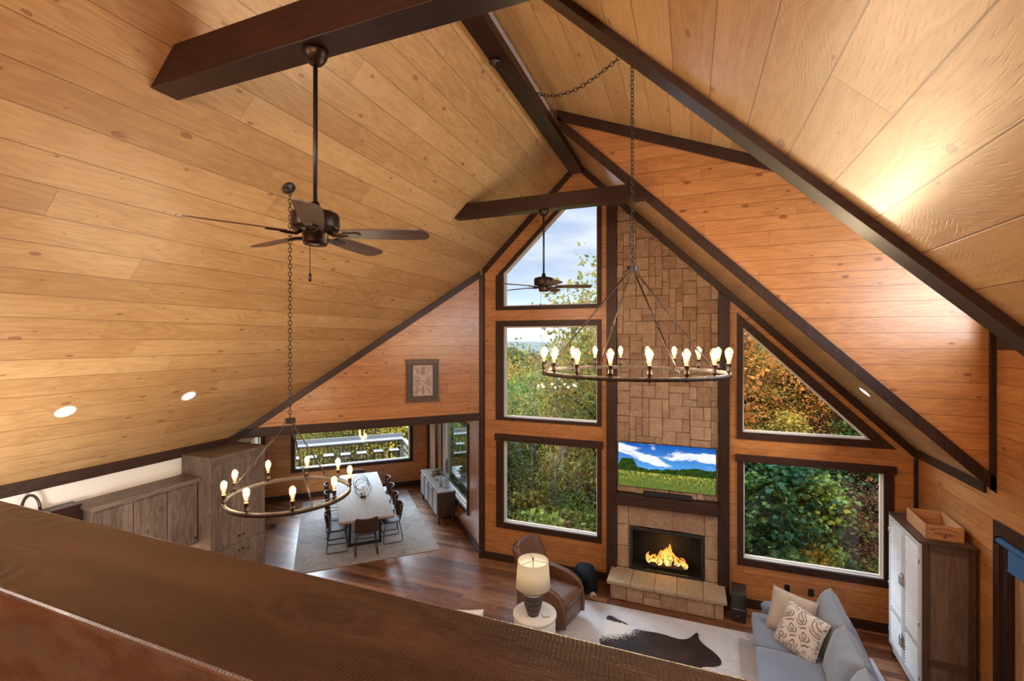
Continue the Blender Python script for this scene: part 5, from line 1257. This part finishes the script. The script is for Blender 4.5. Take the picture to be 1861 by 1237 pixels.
MAPLE = np.array([(0,-.5),(.10,-.24),(.42,-.36),(.30,-.06),(.52,.16),(.22,.17),(0,.56),(-.22,.17),(-.52,.16),(-.30,-.06),(-.42,-.36),(-.10,-.24)])
RHOMB = np.array([(0,-.5),(.27,0),(0,.5),(-.27,0)])
def leaves(name, centers, size, shape, rng, mat, up=.5, szvar=.35):
    n = len(centers); k = len(shape)
    nrm = rng.normal(size=(n,3)); nrm[:,2] += up*2; nrm /= np.linalg.norm(nrm, axis=1, keepdims=True)
    a = rng.normal(size=(n,3)); a -= (a*nrm).sum(1)[:,None]*nrm; a /= np.linalg.norm(a, axis=1, keepdims=True); b = np.cross(nrm, a)
    s = size*(1+szvar*rng.normal(size=n)).clip(.4,1.9)
    P = centers[:,None,:]+(shape[None,:,0,None]*a[:,None,:]+shape[None,:,1,None]*b[:,None,:])*s[:,None,None]
    P += nrm[:,None,:]*(-(np.abs(shape[None,:,0,None]))*.35*s[:,None,None])
    me = bpy.data.meshes.new(name); me.vertices.add(n*k); me.vertices.foreach_set('co', P.reshape(-1).astype(np.float32))
    me.loops.add(n*k); me.loops.foreach_set('vertex_index', np.arange(n*k, dtype=np.int32)); me.polygons.add(n)
    me.polygons.foreach_set('loop_start', np.arange(0, n*k, k, dtype=np.int32)); me.update(calc_edges=True); me.materials.append(mat); return me
LM = leafmat('tree_leaves', [(0,(.40,.38,.34)),(.3,(.75,.75,.72)),(.6,(1,1,1)),(.85,(1.3,1.15,.85)),(1,(1.7,1.15,.5))])
def bark(name, c1, c2):
    t = NT(name); o = t.sep(t.obj()); f = t.noise(t.xyz(t.m('MULTIPLY', o[0], 14), t.m('MULTIPLY', o[1], 14), t.m('MULTIPLY', o[2], 3)), 1, 4, .7); return t.bsdf(t.mix(t.step(f,.38,.62), c1, c2), .9, 0, f, .5, .02)
BK = bark('grey_bark', (.03,.024,.018), (.10,.085,.068)); BK2 = bark('pale_bark', (.16,.145,.12), (.42,.40,.36))
def tree_proto(seed, h, cr, cbase, nleaf, lsize, shape, clumps, spread, bk, trunk_r=.12, nb=9):
    """unit tree of height h, crown from cbase*h to h"""
    rg_ = np.random.default_rng(seed); pr = random.Random(seed); m = MB()
    bend = [pr.uniform(-.3,.3) for _ in range(2)]
    def axis(t_): return Vector((bend[0]*math.sin(t_*2.5), bend[1]*math.sin(t_*2.1), h*t_))
    T = [axis(k/9*.92) for k in range(10)]; m.tube(T, [trunk_r*(1-.85*k/9)+.012 for k in range(10)], 8)
    C = []
    for k in range(clumps):
        t_ = cbase+(1-cbase)*pr.random()**.9; rel = (t_-cbase)/(1-cbase); rad = cr*(math.sin(math.pi*min(1,(.16+.80*rel)))**.7)*pr.uniform(.35,1.0); a = pr.uniform(0, 2*PI)
        C.append(Vector((math.cos(a)*rad, math.sin(a)*rad, h*t_))+Vector((bend[0], bend[1], 0))*.5)
    for c in C[:nb*3]:
        t0 = max(.12, c.z/h-pr.uniform(.10,.25)); s = axis(t0*.92); e = c; mid = s.lerp(e, .5)+Vector((0,0,.12))
        m.tube([s, mid, e], [trunk_r*.28*(1.1-t0)+.008, trunk_r*.16+.006, .006], 5)
    ctr = np.array([tuple(c) for c in C]); pick = rg_.integers(0, len(C), nleaf); pts = ctr[pick]+rg_.normal(size=(nleaf,3))*np.array([spread, spread, spread*.7])
    root = thing('tree', 'x', 'tree'); m.build('trunk', bk, root)
    fo = bpy.data.objects.new('foliage', leaves('foliage', pts, lsize, shape, rg_, LM)); COL.objects.link(fo); fo.parent = root
    root.location = (0, -60, -60); return root, h
def kill(root):
    for c in list(root.children): bpy.data.objects.remove(c)
    bpy.data.objects.remove(root)
PR = {'round': tree_proto(1, 8, 2.3, .28, 5200, .15, RHOMB, 70, .42, BK), 'tall': tree_proto(2, 11, 2.0, .35, 5200, .16, RHOMB, 64, .45, BK),
      'sparse': tree_proto(3, 9, 2.0, .40, 1700, .14, RHOMB, 46, .40, BK2, .07), 'bushy': tree_proto(4, 6.5, 2.2, .12, 5200, .14, RHOMB, 70, .40, BK, .09),
      'far': tree_proto(5, 10, 3.2, .15, 3000, .36, RHOMB, 60, .55, BK, .15)}
SH = {'maple': tree_proto(11, 3.4, 1.25, .06, 3000, .145, MAPLE, 60, .24, BK, .04), 'low': tree_proto(12, 1.3, .75, .05, 1300, .10, MAPLE, 34, .16, BK, .02),
      'scrub': tree_proto(13, 2.2, 1.0, .10, 2600, .075, RHOMB, 46, .22, BK, .03, 14)}
HUE = {k: tuple(q*2.6 for q in v) for k, v in {'green': (.055,.095,.022), 'bright green': (.13,.185,.04), 'yellow': (.25,.19,.035), 'orange': (.26,.115,.026), 'russet': (.145,.060,.028), 'olive': (.12,.115,.033), 'dark green': (.022,.05,.018), 'blue green': (.024,.080,.036)}.items()}
used = {k: 0 for k in list(PR)+list(SH)}
TREES = []
def plant(kind, px, depth, top=None, hue='green', rot=None, label=None, group=None, hgt=None, wide=1.0, rg_=random.Random(77), cat=None, dz=0):
    root, h = PR[kind] if kind in PR else SH[kind]
    x, y = at(px, depth)
    for _ in range(30):
        a_n = -(x-P0[0])*math.sin(NA)+(y-P0[1])*math.cos(NA); b_n = (x-P0[0])*math.cos(NA)+(y-P0[1])*math.sin(NA)
        if not (-8 < b_n < 1.9 and a_n < 9.6): break
        depth += .5; x, y = at(px, depth)
    zg = ground(x, y)-.1+dz
    H = hgt if hgt else max(1.0, CAMZ+(618.5-top)/FPX*depth-zg)
    o = dup(root, (x, y, zg), rot if rot is not None else rg_.uniform(0, 2*PI)); s = H/h; w_ = s*wide
    if kind in PR: w_ = max(.55, min(1.5, w_)); 
    o.scale = (w_, w_, s)
    nm = 'tree' if kind in PR else 'shrub'; o.name = nm
    o['label'] = label; o['category'] = cat or nm
    if group: o['group'] = group
    c = HUE[hue]; j = rg_.uniform(.8, 1.2)
    for ch in o.children:
        if ch.name.startswith('foliage'): ch.color = (c[0]*j*rg_.uniform(.9,1.12), c[1]*j, c[2]*j, 1)
    return o
rt = random.Random(21)
def grove(n, pxr, dr, topf, kinds, hues, where, wide=1.0):
    for k in range(n):
        px = pxr[0]+(pxr[1]-pxr[0])*(k+rt.uniform(.1,.9))/n; d = rt.uniform(*dr); hu = rt.choice(hues); kd = rt.choice(kinds)
        plant(kd, px, d, topf(px)+rt.uniform(-14,14), hu, label='%s %s tree %s' % (hu, 'leafed' if kd != 'sparse' else 'thin leafed', where), group='%s trees %s' % (hu, where), wide=wide)
def mid_top(px): return 690 if px < 930 else (690-(px-930)*.25 if px < 1010 else (675-(px-1010)*1.15 if px < 1090 else 560))
grove(6, (880,1010), (16,22), lambda p: mid_top(p)+30, ['round','bushy'], ['green','olive','bright green','green'], 'just beyond the two lower tall windows', .9)
grove(7, (1022,1105), (17,24), lambda p: mid_top(p)+12, ['round','tall','sparse'], ['orange','olive','olive'], 'at the right side of the tall windows', .6)
grove(12, (860,1060), (26,40), lambda p: 680, ['round','tall'], ['bright green','green','olive','orange'], 'on the slope behind the middle tall window', .9)
grove(16, (820,1080), (46,105), lambda p: 645, ['far'], ['russet','russet','dark green','olive','green'], 'in the far wood below the blue ridges')
grove(12, (1110,1340), (13,26), lambda p: 470, ['round','tall'], ['olive','orange','green'], 'on the hillside behind the chimney')
grove(9, (1330,1640), (14,19), lambda p: 690, ['round','bushy','sparse'], ['olive','yellow','orange','olive'], 'outside the triangular window')
grove(12, (1330,1700), (20,34), lambda p: 560, ['tall','round','sparse'], ['russet','olive','olive','orange','green'], 'high on the hillside beyond the triangular window')
for k in range(26):
    px = 1335+k*12.6; d = rt.uniform(11.2,19); hu = rt.choice(['olive','orange','yellow','green','olive'])
    plant(rt.choice(['scrub','scrub','maple']), px, d, hue=hu, hgt=rt.uniform(1.6,2.9), label='%s shrub on the hillside below the triangular window view' % hu, group='%s hillside shrubs' % hu)
grove(9, (500,690), (21,30), lambda p: 735, ['round','bushy'], ['bright green','yellow','olive','bright green'], 'beyond the deck railing on the left half')
grove(8, (690,830), (19,28), lambda p: 730, ['round','bushy'], ['olive','bright green','yellow','green'], 'beyond the deck railing on the right half')
grove(8, (420,860), (33,50), lambda p: 700, ['far'], ['green','olive','yellow'], 'in the wood far behind the deck')
grove(6, (800,875), (13.5,17), lambda p: 740, ['bushy','tall'], ['green','dark green','olive'], 'outside the nook side window')
# pale trunks standing in the lower tall window
for px, d, tp in ((1008,14.2,640),(1021,15.5,600),(972,15.2,660),(1050,16.5,600)):
    plant('sparse', px, d, tp, 'olive', label='slender pale trunked tree standing in the lower tall window view', group='pale trunks in the lower tall window', wide=.55)
# undergrowth below the lower tall window
for k in range(22):
    px = 885+k*10.2; d = rt.uniform(10.4,13.2); hu = rt.choice(['bright green','olive','orange','russet','bright green','green'])
    plant(rt.choice(['scrub','low','scrub']), px, d, hue=hu, hgt=rt.uniform(.9,2.0), label='%s shrub of the undergrowth below the lowest tall window' % hu, group='%s undergrowth shrubs' % hu)
for k in range(15):
    px = 880+k*15.5; d = rt.uniform(13.6,17); hu = rt.choice(['green','olive','bright green','dark green','green'])
    plant(rt.choice(['scrub','maple','scrub']), px, d, hue=hu, hgt=rt.uniform(1.8,3.0), label='%s taller shrub behind the undergrowth below the lowest tall window' % hu, group='%s taller undergrowth shrubs' % hu)
plant('scrub', 1066, 11.2, hue='orange', hgt=1.55, label='bright orange shrub at the right edge of the lowest tall window')
# the dense green thicket in the lower right window
for px, d, h_, hu, kd in ((1362,10.3,806,'blue green','maple'),(1415,10.2,806,'blue green','maple'),(1465,10.3,806,'green','maple'),(1515,10.5,806,'olive','maple'),(1560,10.3,806,'dark green','maple'),(1605,10.2,806,'green','maple'),(1390,11.8,812,'green','maple'),(1440,12.2,812,'blue green','maple'),(1500,12.2,812,'olive','maple'),(1570,12.0,812,'green','maple'),(1630,11.5,812,'dark green','maple'),(1340,11.4,812,'blue green','maple'),(1425,9.6,845,'blue green','maple'),(1385,9.5,863,'green','maple'),(1475,9.5,869,'bright green','maple')):
    plant(kd, px, d, h_, hu, label='%s broad leafed tall shrub filling the lower right window' % hu, group='%s thicket shrubs' % hu, wide=1.15)
for px, d, h_, hu in ((1368,8.9,.75,'russet'),(1396,8.9,.7,'russet'),(1424,8.8,.6,'russet'),(1440,8.9,.8,'bright green'),(1480,8.8,.85,'yellow'),(1510,8.9,.75,'bright green'),(1545,8.8,.55,'green'),(1580,8.8,.55,'olive'),(1605,8.8,.6,'green')):
    plant('low', px, d, hue=hu, hgt=h_, label='low %s shrub along the sill of the lower right window' % hu, group='low %s shrubs at the sill' % hu, wide=1.1)
for px, d, h_ in ((1555,9.2,1.5),(1595,9.3,1.8),(1525,9.5,1.3)):
    plant('scrub', px, d, hue='russet', hgt=h_, label='brown twiggy shrub in the dark lower corner of the right window', group='brown twiggy shrubs')
for r_, _ in list(PR.values())+list(SH.values()): kill(r_)
